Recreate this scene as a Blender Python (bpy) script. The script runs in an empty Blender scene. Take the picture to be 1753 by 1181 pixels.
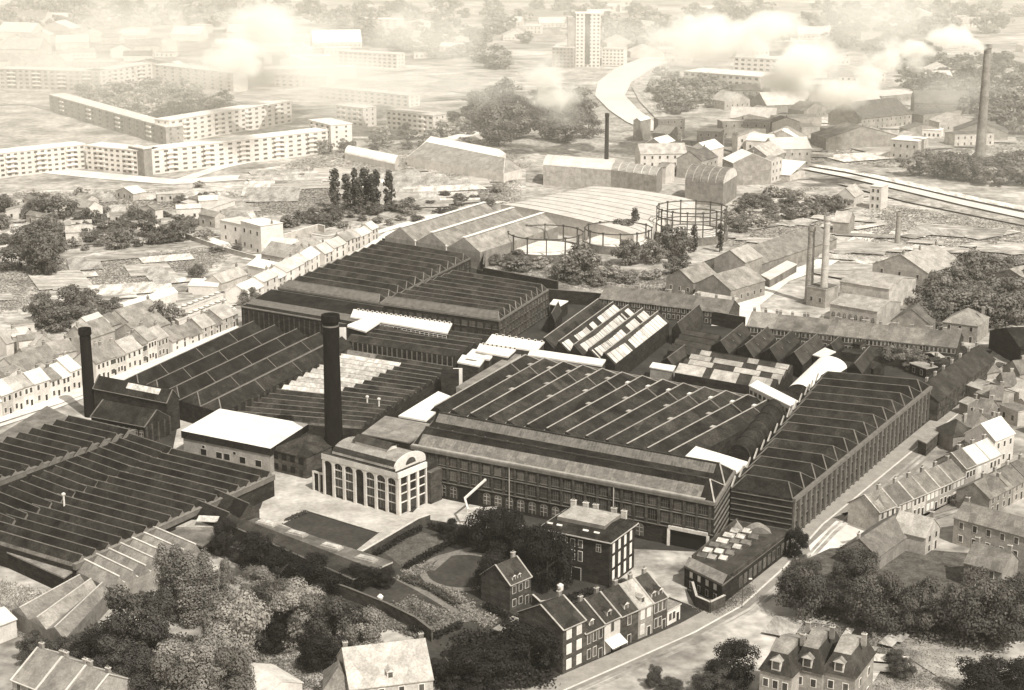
import bpy, bmesh, math, random
from mathutils import Vector, Matrix
R = math.radians
rnd = random.Random(7)
SC = bpy.context.scene
COL = SC.collection

# ------------------------------------------------------------------ camera
CAM_H = 150.0
PITCH = R(15.24)
FPX = 2900.0                       # focal length in photo pixels (1753 wide)
cam_d = bpy.data.cameras.new("camera")
cam = bpy.data.objects.new("camera", cam_d)
COL.objects.link(cam)
cam.location = (0, 0, CAM_H)
cam.rotation_euler = (R(90) - PITCH, 0, 0)
cam_d.sensor_width = 36.0
cam_d.lens = 36.0 * FPX / 1753.0
cam_d.clip_start = 1.0
cam_d.clip_end = 9000.0
SC.camera = cam

# ------------------------------------------------------------------ sky and sun
SUN_AZ = Vector((0.55, -0.83)).normalized()      # towards the sun, on the ground
SUN_EL = R(50)
world = bpy.data.worlds.new("World")
SC.world = world
world.use_nodes = True
nt = world.node_tree
sky = nt.nodes.new("ShaderNodeTexSky")
sky.sky_type = 'NISHITA'
sky.sun_disc = False
sky.sun_elevation = SUN_EL
sky.sun_rotation = math.atan2(SUN_AZ.x, SUN_AZ.y)
bw = nt.nodes.new("ShaderNodeHueSaturation")
bw.inputs['Saturation'].default_value = 0.0
tint = nt.nodes.new("ShaderNodeMix")
tint.data_type = 'RGBA'
tint.blend_type = 'MULTIPLY'
tint.inputs['Factor'].default_value = 1.0
tint.inputs['B'].default_value = (1.0, 0.96, 0.87, 1)
bg = nt.nodes["Background"]
nt.links.new(sky.outputs[0], bw.inputs['Color'])
nt.links.new(bw.outputs[0], tint.inputs['A'])
nt.links.new(tint.outputs['Result'], bg.inputs['Color'])
bg.inputs['Strength'].default_value = 0.15
sun_d = bpy.data.lights.new("sun", 'SUN')
sun_d.energy = 4.6
sun_d.angle = R(0.6)
sun_d.color = (1.0, 0.965, 0.885)
sun = bpy.data.objects.new("sun", sun_d)
COL.objects.link(sun)
sd = Vector((SUN_AZ.x * math.cos(SUN_EL), SUN_AZ.y * math.cos(SUN_EL), math.sin(SUN_EL)))
sun.rotation_euler = sd.to_track_quat('Z', 'Y').to_euler()
SC.view_settings.view_transform = 'Standard'
SC.view_settings.look = 'None'
SC.view_settings.exposure = 0.3
SC.view_settings.gamma = 1.0
SC.cycles.volume_bounces = 4
SC.cycles.max_bounces = 6
SC.cycles.transparent_max_bounces = 8

# ------------------------------------------------------------------ helpers
def W(x, y, h=0.0):
    """photo pixel -> world point at height h"""
    u = (590.5 - y) / FPX
    dy = math.cos(PITCH) + u * math.sin(PITCH)
    dz = -math.sin(PITCH) + u * math.cos(PITCH)
    t = (CAM_H - h) / -dz
    return Vector(((x - 876.5) / FPX * t, dy * t, h))

_mats = {}
def sep(v):
    """sepia base colour of reflectance v (the print is monochrome, warm in its darks)"""
    k = min(1.0, v ** 0.35)
    return (min(1, v * (1.07 - .03 * k)), v * (0.955 + .03 * k), v * (0.80 + 0.13 * k), 1)

def mat(name, v, var=0.25, scale=0.35, rough=0.9, stretch=(1, 1, 1), obj=0.12, v2=None, fine=0.0, spec=0.2, bump=0.0, panel=None):
    if name in _mats: return _mats[name]
    m = bpy.data.materials.new(name)
    m.use_nodes = True
    t = m.node_tree; N = t.nodes; L = t.links
    b = N["Principled BSDF"]
    b.inputs['Roughness'].default_value = rough
    b.inputs['Specular IOR Level'].default_value = spec
    geo = N.new("ShaderNodeNewGeometry")
    mp = N.new("ShaderNodeMapping"); mp.inputs['Scale'].default_value = stretch
    L.new(geo.outputs['Position'], mp.inputs['Vector'])
    n = N.new("ShaderNodeTexNoise"); n.inputs['Scale'].default_value = scale
    n.inputs['Detail'].default_value = 6; n.inputs['Roughness'].default_value = 0.65
    L.new(mp.outputs[0], n.inputs['Vector'])
    rp = N.new("ShaderNodeValToRGB")
    lo, hi = v * (1 - var), (v2 if v2 else v * (1 + var))
    rp.color_ramp.elements[0].position = 0.34; rp.color_ramp.elements[0].color = sep(lo)
    rp.color_ramp.elements[1].position = 0.66; rp.color_ramp.elements[1].color = sep(hi)
    L.new(n.outputs['Fac'], rp.inputs['Fac'])
    out = rp.outputs['Color']
    if fine > 0:
        n2 = N.new("ShaderNodeTexNoise"); n2.inputs['Scale'].default_value = scale * 6
        n2.inputs['Detail'].default_value = 3
        L.new(mp.outputs[0], n2.inputs['Vector'])
        mr = N.new("ShaderNodeMapRange"); mr.inputs['From Min'].default_value = 0.3; mr.inputs['From Max'].default_value = 0.7
        mr.inputs['To Min'].default_value = 1 - fine; mr.inputs['To Max'].default_value = 1 + fine
        L.new(n2.outputs['Fac'], mr.inputs['Value'])
        vm = N.new("ShaderNodeVectorMath"); vm.operation = 'SCALE'
        L.new(out, vm.inputs[0]); L.new(mr.outputs[0], vm.inputs['Scale']); out = vm.outputs[0]
    if panel:
        m2 = N.new("ShaderNodeMapping"); m2.inputs['Rotation'].default_value = (0, 0, R(32)); m2.inputs['Scale'].default_value = (panel[0], panel[1], panel[2])
        L.new(geo.outputs['Position'], m2.inputs['Vector'])
        fl = N.new("ShaderNodeVectorMath"); fl.operation = 'FLOOR'; L.new(m2.outputs[0], fl.inputs[0])
        wn = N.new("ShaderNodeTexWhiteNoise"); L.new(fl.outputs[0], wn.inputs['Vector'])
        mr = N.new("ShaderNodeMapRange"); mr.inputs['To Min'].default_value = 1 - panel[3]; mr.inputs['To Max'].default_value = 1 + panel[3]
        L.new(wn.outputs['Value'], mr.inputs['Value'])
        vm = N.new("ShaderNodeVectorMath"); vm.operation = 'SCALE'
        L.new(out, vm.inputs[0]); L.new(mr.outputs[0], vm.inputs['Scale']); out = vm.outputs[0]
    if obj > 0:
        oi = N.new("ShaderNodeObjectInfo")
        mr = N.new("ShaderNodeMapRange"); mr.inputs['To Min'].default_value = 1 - obj; mr.inputs['To Max'].default_value = 1 + obj
        L.new(oi.outputs['Random'], mr.inputs['Value'])
        vm = N.new("ShaderNodeVectorMath"); vm.operation = 'SCALE'
        L.new(out, vm.inputs[0]); L.new(mr.outputs[0], vm.inputs['Scale']); out = vm.outputs[0]
    L.new(out, b.inputs['Base Color'])
    if bump > 0:
        bp = N.new("ShaderNodeBump"); bp.inputs['Strength'].default_value = bump
        bp.inputs['Distance'].default_value = 1.0
        L.new(n.outputs['Fac'], bp.inputs['Height']); L.new(bp.outputs[0], b.inputs['Normal'])
    _mats[name] = m
    return m

M = lambda n: _mats[n]
# factory, dark; the surroundings' haze and bleaching go into the paler colours
mat('slate', .020, .5, .35, .85, obj=.25, fine=.45, spec=.05, panel=(.22, .12, 0, .28))
mat('slate2', .028, .5, .3, .85, obj=.28, fine=.45, spec=.05, panel=(.25, .14, 0, .32))
mat('slate3', .038, .3, .4, .85, obj=.25, fine=.3, spec=.08, panel=(.4, .3, 0, .25))
mat('slate3b', .085, .35, .6, .8, obj=.3, fine=.35, spec=.1, panel=(.8, .3, 0, .3))
mat('dbrick', .026, .5, .5, .95, stretch=(1, 1, 2.5), obj=.1, fine=.35, spec=.05, panel=(.35, .35, .5, .18))
mat('dbrick2', .055, .45, .5, .95, stretch=(1, 1, 2.5), obj=.1, fine=.35, spec=.05, panel=(.35, .35, .5, .18))
mat('soot', .010, .40, .3, .9, stretch=(1, 1, .4), obj=0, spec=.05, fine=.3)
mat('lead', .30, .25, .6, .6, obj=.15)
mat('lead2', .15, .25, .6, .6, obj=.15)
mat('band', .12, .25, .6, .9, obj=.1)
mat('glassroof', .13, .30, 1.2, .35, stretch=(1, 1, 1), obj=.25, fine=.3, spec=.5, panel=(.8, .5, 0, .3))
mat('glassroof2', .42, .30, 1.0, .35, obj=.25, fine=.3, spec=.5, panel=(.9, .6, 0, .25))
mat('darkglass', .02, .3, .8, .15, obj=.3, spec=.5)
mat('pane', .05, .5, .5, .15, obj=.6, spec=.5)
mat('white', .66, .10, .25, .7, obj=.05, fine=.06, panel=(.3, .16, 0, .07))
mat('cream', .58, .12, .5, .8, obj=.08, fine=.1)
mat('stone', .42, .18, .5, .85, obj=.12, fine=.15)
mat('concrete', .30, .2, .4, .9, obj=.1, fine=.15)
mat('tarroof', .12, .35, .25, .9, obj=.15, fine=.2, panel=(.25, .25, 0, .18))
mat('greyroof', .20, .3, .35, .85, obj=.18, fine=.2, panel=(.4, .3, 0, .16))
mat('rooftile', .13, .28, .5, .9, obj=.25, fine=.25, panel=(.6, .5, 0, .16))
mat('litroof', .30, .22, .4, .9, obj=.22, fine=.2, panel=(.5, .35, 0, .14))  # pale roofs; outside the factory this tone stands in for haze
mat('paleroof', .50, .15, .3, .85, obj=.15, fine=.12, panel=(.4, .3, 0, .10))
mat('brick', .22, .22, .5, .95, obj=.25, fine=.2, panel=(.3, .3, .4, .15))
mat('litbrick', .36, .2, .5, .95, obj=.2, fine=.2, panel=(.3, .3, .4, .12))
mat('plaster', .50, .12, .4, .9, obj=.12, fine=.1, panel=(.2, .2, .3, .08))
mat('fade', .52, .12, .05, .95, obj=.08, fine=.08)
mat('metal', .07, .2, 1, .6, obj=.05)
mat('pipe', .55, .15, 1, .5, obj=.05)
mat('black', .008, .2, 1, .8, obj=0)
# ground
mat('earth', .22, .38, .045, 1, v2=.46, fine=.35, obj=0)
mat('field', .30, .40, .045, 1, stretch=(.8, 1.2, 1), v2=.52, fine=.45, obj=0)
mat('scrub', .26, .45, .07, 1, v2=.42, fine=.45, obj=0)
mat('farland', .18, .5, .012, 1, stretch=(.7, 1.3, 1), v2=.52, fine=.5, obj=0)
mat('roadm', .20, .22, .10, .95, obj=.0, fine=.12)
mat('roadlit', .60, .16, .08, .95, obj=.0, fine=.1)  # road copy brightened for the sunlit, bleached streets
mat('pave', .26, .15, .3, .95, obj=0, fine=.1)
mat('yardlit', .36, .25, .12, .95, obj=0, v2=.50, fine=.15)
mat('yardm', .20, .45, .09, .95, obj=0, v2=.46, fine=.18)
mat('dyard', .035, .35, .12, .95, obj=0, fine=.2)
mat('lawnm', .042, .25, .15, 1, obj=.1, fine=.25)
mat('gardenm', .075, .4, .35, 1, obj=.1, fine=.4)
mat('pathm', .16, .2, .3, 1, obj=0, fine=.2)
mat('waterm', .62, .08, .05, .25, obj=0, spec=.5)
mat('plot', .34, .3, .3, 1, stretch=(1, .25, 1), obj=.35, v2=.6, fine=.3)
mat('plot2', .24, .35, .3, 1, stretch=(.25, 1, 1), obj=.35, v2=.44, fine=.3)
mat('bark', .08, .3, 2, 1, obj=.1)

def leafmat(name, v):
    m = bpy.data.materials.new(name); m.use_nodes = True
    t = m.node_tree; N = t.nodes; L = t.links
    b = N["Principled BSDF"]; b.inputs['Roughness'].default_value = .7
    b.inputs['Specular IOR Level'].default_value = .25
    at = N.new("ShaderNodeAttribute"); at.attribute_name = "leaf"
    rp = N.new("ShaderNodeValToRGB")
    rp.color_ramp.elements[0].color = sep(v * .62); rp.color_ramp.elements[1].color = sep(v * 1.5)
    L.new(at.outputs['Fac'], rp.inputs['Fac'])
    oi = N.new("ShaderNodeObjectInfo")
    mr = N.new("ShaderNodeMapRange"); mr.inputs['To Min'].default_value = .75; mr.inputs['To Max'].default_value = 1.3
    L.new(oi.outputs['Random'], mr.inputs['Value'])
    vm = N.new("ShaderNodeVectorMath"); vm.operation = 'SCALE'
    L.new(rp.outputs[0], vm.inputs[0]); L.new(mr.outputs[0], vm.inputs['Scale'])
    L.new(vm.outputs[0], b.inputs['Base Color'])
    tr = N.new("ShaderNodeBsdfTranslucent"); L.new(vm.outputs[0], tr.inputs['Color'])
    mx = N.new("ShaderNodeMixShader"); mx.inputs[0].default_value = .35
    L.new(b.outputs[0], mx.inputs[1]); L.new(tr.outputs[0], mx.inputs[2])
    L.new(mx.outputs[0], N["Material Output"].inputs['Surface'])
    _mats[name] = m
leafmat('leaf_dark', .022)
leafmat('leaf', .085)
leafmat('leaf_pale', .21)
leafmat('leaf_mid', .17)
leafmat('leaf_far', .30)  # distance haze is put into this paler foliage colour
leafmat('leaf_dry', .42)

class MB:
    """collects faces; build() links them as one mesh object"""
    def __init__(s): s.v = []; s.f = []; s.m = []; s.ms = []
    def mi(s, m):
        if m not in s.ms: s.ms.append(m)
        return s.ms.index(m)
    def poly(s, pts, m):
        k = len(s.v); s.v += [tuple(p) for p in pts]
        s.f.append(tuple(range(k, k + len(pts)))); s.m.append(s.mi(m)); return s
    def prism(s, base, z0, z1, m, top=None, bottom=False):
        """vertical prism over a polygon of (x, y), counter-clockwise"""
        n = len(base)
        a = [(p[0], p[1], z0) for p in base]; b = [(p[0], p[1], z1) for p in base]
        for i in range(n):
            j = (i + 1) % n
            s.poly([a[i], a[j], b[j], b[i]], m)
        s.poly(b, top or m)
        if bottom: s.poly(a[::-1], m)
        return s
    def box(s, x0, x1, y0, y1, z0, z1, m, top=None):
        return s.prism([(x0, y0), (x1, y0), (x1, y1), (x0, y1)], z0, z1, m, top, True)
    def slab(s, q, t, m):
        """a sloping polygon q given thickness t downwards"""
        n = len(q); lo = [(p[0], p[1], p[2] - t) for p in q]
        s.poly(q, m); s.poly(lo[::-1], m)
        for i in range(n):
            j = (i + 1) % n
            s.poly([lo[i], lo[j], q[j], q[i]], m)
        return s
    def bar(s, p, q, w, h, m):
        """a rectangular bar from p to q, w wide, h high, its bottom on the line"""
        p = Vector(p); q = Vector(q); d = q - p
        if d.length < 1e-6: return s
        f = Vector((d.x, d.y, 0))
        n = Vector((-f.y, f.x, 0)).normalized() if f.length > 1e-4 else Vector((1, 0, 0))
        up = d.cross(n).normalized()
        if up.z < 0: up = -up
        if f.length <= 1e-4: up = Vector((0, 1, 0))
        c = [p - n * w / 2, p + n * w / 2, p + n * w / 2 + up * h, p - n * w / 2 + up * h]
        e = [x + d for x in c]
        s.poly(c[::-1], m); s.poly(e, m)
        for i in range(4):
            j = (i + 1) % 4
            s.poly([c[i], c[j], e[j], e[i]], m)
        return s
    def cyl(s, x, y, z0, z1, r0, r1, m, n=16, cap=True, bottom=False):
        a = [(x + r0 * math.cos(2 * math.pi * i / n), y + r0 * math.sin(2 * math.pi * i / n), z0) for i in range(n)]
        b = [(x + r1 * math.cos(2 * math.pi * i / n), y + r1 * math.sin(2 * math.pi * i / n), z1) for i in range(n)]
        for i in range(n):
            j = (i + 1) % n
            s.poly([a[i], a[j], b[j], b[i]], m)
        if cap: s.poly(b, m)
        if bottom: s.poly(a[::-1], m)
        return s
    def ring(s, x, y, z, r, w, h, m, n=48):
        for i in range(n):
            t0 = 2 * math.pi * i / n; t1 = 2 * math.pi * (i + 1) / n
            s.bar((x + r * math.cos(t0), y + r * math.sin(t0), z), (x + r * math.cos(t1), y + r * math.sin(t1), z), w, h, m)
        return s
    def mesh(s, name):
        me = bpy.data.meshes.new(name)
        me.from_pydata(s.v, [], s.f)
        for m in s.ms: me.materials.append(M(m))
        for p, i in zip(me.polygons, s.m): p.material_index = i
        bm = bmesh.new(); bm.from_mesh(me)
        bmesh.ops.remove_doubles(bm, verts=bm.verts, dist=0.0005)
        bmesh.ops.recalc_face_normals(bm, faces=bm.faces)
        bm.to_mesh(me); bm.free()
        me.update()
        return me
    def build(s, name, parent=None, loc=None, label=None):
        o = bpy.data.objects.new(name, s.mesh(name))
        COL.objects.link(o)
        if parent: o.parent = parent
        if loc is not None: o.location = loc
        if label: o['label'] = label
        return o

def tag(o, label, cat, group=None):
    o['label'] = label; o['category'] = cat
    if group: o['group'] = group
    return o
def thing(name, label, cat, loc=(0, 0, 0), rz=0.0, group=None):
    o = bpy.data.objects.new(name, None); COL.objects.link(o)
    o.empty_display_size = 1
    o.location = loc; o.rotation_euler = (0, 0, rz)
    return tag(o, label, cat, group)
def put(name, me, parent, loc, rz=0.0, scale=None):
    o = bpy.data.objects.new(name, me); COL.objects.link(o)
    o.parent = parent; o.location = loc; o.rotation_euler = (0, 0, rz)
    if scale: o.scale = scale
    return o

# ---- ground sheets
_z = [0.0]
def sheet(name, pts, m, z=None, kind='structure'):
    if z is None: _z[0] += 0.006; z = 0.02 + _z[0]
    b = MB(); b.poly([(W(*p).x, W(*p).y, z) for p in pts], m)
    o = b.build(name); o['kind'] = kind
    return o
def ribbon(name, pts, w, m, z=None):
    """a road or path of width w metres along pixel points"""
    if z is None: _z[0] += 0.006; z = 0.02 + _z[0]
    P = [W(*p) for p in pts]; L = []; Rr = []
    for i, p in enumerate(P):
        d = (P[min(i + 1, len(P) - 1)] - P[max(i - 1, 0)]); d.z = 0; d.normalize()
        n = Vector((-d.y, d.x, 0)); ww = w[i] if isinstance(w, (list, tuple)) else w
        L.append(p + n * ww / 2); Rr.append(p - n * ww / 2)
    b = MB()
    for i in range(len(P) - 1):
        b.poly([(q.x, q.y, z) for q in (Rr[i], Rr[i + 1], L[i + 1], L[i])], m)
    o = b.build(name); o['kind'] = 'structure'
    return o

# ---- windows (shared meshes)
_win = {}
def winmesh(kind, w, h, frame='stone', pane='pane'):
    k = (kind, round(w, 2), round(h, 2), frame, pane)
    if k in _win: return _win[k]
    b = MB(); f = .14; x = w / 2
    if kind == 'arch':
        n = 8; hh = h - x; out = [(x, 0)] + [(x * math.cos(math.pi * i / n), hh + x * math.sin(math.pi * i / n)) for i in range(n + 1)] + [(-x, 0)]
        def ext(pl, y0, y1, m):
            b.poly([(p[0], y0, p[1]) for p in pl], m)
            for i in range(len(pl)):
                j = (i + 1) % len(pl)
                b.poly([(pl[i][0], y0, pl[i][1]), (pl[j][0], y0, pl[j][1]), (pl[j][0], y1, pl[j][1]), (pl[i][0], y1, pl[i][1])], m)
        ext([(p[0] * 1.22, p[1] * 1.08) for p in out], -.07, .0, frame if frame != 'stone' else 'band')
        ext(out, -.10, -.07, pane)
        b.box(-.07, .07, -.15, -.10, 0, h - .1, 'lead'); b.box(-x, x, -.15, -.10, hh, hh + .14, 'lead'); b.box(-x, x, -.15, -.10, hh * .5, hh * .5 + .12, 'lead')
    elif kind == 'plain':
        b.box(-x - f, x + f, -.06, 0, -f, h + f, frame)
        b.box(-x, x, -.09, -.06, 0, h, pane)
    elif kind == 'cross':
        b.box(-x - f, x + f, -.06, 0, -f, h + f, frame)
        b.box(-x, x, -.09, -.06, 0, h, pane)
        b.box(-.05, .05, -.13, -.09, 0, h, frame); b.box(-x, x, -.13, -.09, h * .62, h * .62 + .1, frame)
    elif kind == 'bay':      # mill window: wide, many glazing bars, dim
        b.box(-x, x, -.05, 0, 0, h, pane)
        for i in range(1, 4): b.box(-x + w * i / 4 - .03, -x + w * i / 4 + .03, -.08, -.05, 0, h, frame)
        b.box(-x, x, -.08, -.05, h * .5, h * .5 + .06, frame)
        b.box(-x - .1, x + .1, -.12, 0, -.25, -.02, 'band')
    elif kind == 'door':
        b.box(-x - f, x + f, -.06, 0, 0, h + f, frame)
        b.box(-x, x, -.09, -.06, .02, h, pane)
    _win[k] = b.mesh('window'); return _win[k]

def windows(parent, A, B, n, z, w, h, kind='plain', frame='stone', pane='pane', m0=0.0, m1=0.0, skip=(), name='window', off=.0):
    """n windows on the wall from A to B (local xy, outside on the right-hand side walking A->B)"""
    A = Vector((A[0], A[1], 0)); B = Vector((B[0], B[1], 0)); d = B - A; L = d.length
    u = d / L; rz = math.atan2(u.y, u.x); nn = Vector((u.y, -u.x, 0))
    me = winmesh(kind, w, h, frame, pane)
    for i in range(n):
        if i in skip: continue
        p = A + u * (m0 + (L - m0 - m1) * (i + .5) / n) + nn * off
        put(name, me, parent, (p.x, p.y, z), rz)

def rel(P, o): return [(p.x - o.x, p.y - o.y) for p in P]
def lerp(a, b, t): return (a[0] + (b[0] - a[0]) * t, a[1] + (b[1] - a[1]) * t)

# ------------------------------------------------------------------ building kits
def shed(name, label, corners, h, n, axis='a', rh=None, frac=.66, hip=0.0, wall='dbrick', roof='slate', glass='darkglass', trim='lead2', rtrim=None,
         gutter=None, gw=.35, group=None, cat='factory shed', light=None, parapet=0.0, base=0.0, glazed=True, endm=None, strip=None):
    """saw-tooth or multi-gable shed over four pixel corners P00 (left) P10 (near) P11 (right) P01 (far), at eave height h.
    axis 'a': ridges run P00->P10, teeth follow one another towards P01; axis 'b': ridges run P00->P01."""
    P = [W(*c, h) if c else None for c in corners]
    if P[0] is None: P[0] = P[1] + P[3] - P[2]
    o = Vector((P[0].x, P[0].y, 0))
    q = rel(P, o)
    rt = thing(name, label, cat, (o.x, o.y, 0), group=group)
    b = MB(); b.prism(q, base, h - .02, wall, roof)
    b.build('wall', rt)
    if axis == 'a': s0, e0, s1, e1 = q[0], q[3], q[1], q[2]
    else: s0, e0, s1, e1 = q[0], q[1], q[3], q[2]
    plen = (Vector(e0) - Vector(s0)).length / n
    rh = rh or plen * .42
    for i in range(n):
        t0, t1 = i / n, (i + 1) / n; tm = t0 + (t1 - t0) * frac
        A0, A1, Am = lerp(s0, e0, t0), lerp(s0, e0, t1), lerp(s0, e0, tm)
        B0, B1, Bm = lerp(s1, e1, t0), lerp(s1, e1, t1), lerp(s1, e1, tm)
        Lr = (Vector(B0) - Vector(A0)).length
        hs, he = hip if isinstance(hip, tuple) else (hip, hip)
        hA = lerp(Am, Bm, hs / Lr); hB = lerp(Bm, Am, he / Lr)
        z = h; zr = h + rh
        f = MB(); rf = roof
        if light and light(i): rf = light(i)
        # slope facing the start side, end triangles
        f.poly([(*A0, z), (*B0, z), (*hB, zr), (*hA, zr)], rf)
        f.poly([(*A0, z), (*hA, zr), (*A1, z)], endm or (roof if hip else wall))
        f.poly([(*B1, z), (*hB, zr), (*B0, z)], endm or (roof if hip else wall))
        if not glazed: f.poly([(*hA, zr), (*hB, zr), (*B1, z), (*A1, z)], rf)
        ro = f.build('roof_bay', rt)
        if strip:
            s_, e_, sm_ = strip; La, Lb = Vector((*A0, z)), Vector((*B0, z)); Ha, Hb = Vector((*hA, zr)), Vector((*hB, zr)); dz = Vector((0, 0, .07)); g = MB()
            c0, c1 = La.lerp(Ha, s_), Lb.lerp(Hb, s_); d0, d1 = La.lerp(Ha, e_), Lb.lerp(Hb, e_)
            g.slab([tuple(c0.lerp(c1, .012) + dz), tuple(c0.lerp(c1, .988) + dz), tuple(d0.lerp(d1, .988) + dz), tuple(d0.lerp(d1, .012) + dz)], .05, sm_); g.build('glazing_strip', ro)
        if glazed:
            g = MB(); g.poly([(*hA, zr), (*hB, zr), (*B1, z), (*A1, z)], glass); g.build('glazing', ro)
        t = MB(); t.bar((*hA, zr - .02), (*hB, zr - .02), gw * .7, .16, rtrim or trim)
        if hs:
            for c in (A0, A1): t.bar((*c, z), (*hA, zr), .3, .14, rtrim or trim)
        if he:
            for c in (B0, B1): t.bar((*c, z), (*hB, zr), .3, .14, rtrim or trim)
        t.build('ridge_cap', ro)
        if gutter and i > 0:
            g = MB(); g.bar((*A0, z + .12), (*B0, z + .12), gw, .14, gutter); g.build('gutter', ro)
    if parapet:
        p = MB()
        for i in range(4):
            a, c = q[i], q[(i + 1) % 4]
            p.bar((*a, h - .1), (*c, h - .1), .5, parapet + .1, trim)
        p.build('parapet', rt)
    rt['_q'] = 0
    del rt['_q']
    return rt, q, h

def flatb(name, label, corners, h, wall='dbrick', roof='tarroof', trim=None, cat='building', group=None, base=0.0, th=.35, over=.25, roofname='roof'):
    P = [W(x, y, h) for x, y in corners]; o = Vector((P[0].x, P[0].y, 0)); q = rel(P, o)
    rt = thing(name, label, cat, (o.x, o.y, 0), group=group)
    MB().prism(q, base, h - th, wall, roof).build('wall', rt)
    c = Vector((sum(p[0] for p in q) / len(q), sum(p[1] for p in q) / len(q)))
    qq = [tuple(Vector(p) + (Vector(p) - c).normalized() * over) for p in q]
    MB().prism(qq, h - th, h, trim or roof, roof, True).build(roofname, rt)
    return rt, q, h

def frame_from(p0, p1, depth=None, far=None):
    a, b = W(*p0), W(*p1); d = b - a; L = d.length
    if far: 
        f = W(*far); n = Vector((-d.y, d.x, 0)).normalized(); depth = abs((f - b).dot(n))
    return a, L, depth, math.atan2(d.y, d.x)

_chim = {}
def chimney_mesh(w=.9, d=.6, h=1.5, m='brick'):
    k = (w, d, h, m)
    if k not in _chim:
        b = MB(); b.box(-w / 2, w / 2, -d / 2, d / 2, -1.0, h, m); b.box(-w / 2 - .08, w / 2 + .08, -d / 2 - .08, d / 2 + .08, h, h + .15, 'stone')
        for x in (-.22, .22): b.cyl(x, 0, h + .15, h + .55, .13, .1, 'rooftile', 8)
        _chim[k] = b.mesh('chimney')
    return _chim[k]
_dorm = {}
def dormer_mesh(m='plaster', r='rooftile'):
    k = (m, r)
    if k not in _dorm:
        b = MB(); b.box(-.6, .6, -.1, 2.2, -.8, 1.1, m); b.box(-.42, .42, -.16, -.1, 0, .95, 'pane')
        b.poly([(-.8, -.3, 1.1), (0, -.3, 1.65), (0, 2.4, 1.65), (-.8, 2.4, 1.1)], r)
        b.poly([(0, -.3, 1.65), (.8, -.3, 1.1), (.8, 2.4, 1.1), (0, 2.4, 1.65)], r)
        b.poly([(-.8, -.3, 1.1), (.8, -.3, 1.1), (0, -.3, 1.65)], m)
        _dorm[k] = b.mesh('dormer')
    return _dorm[k]

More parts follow.
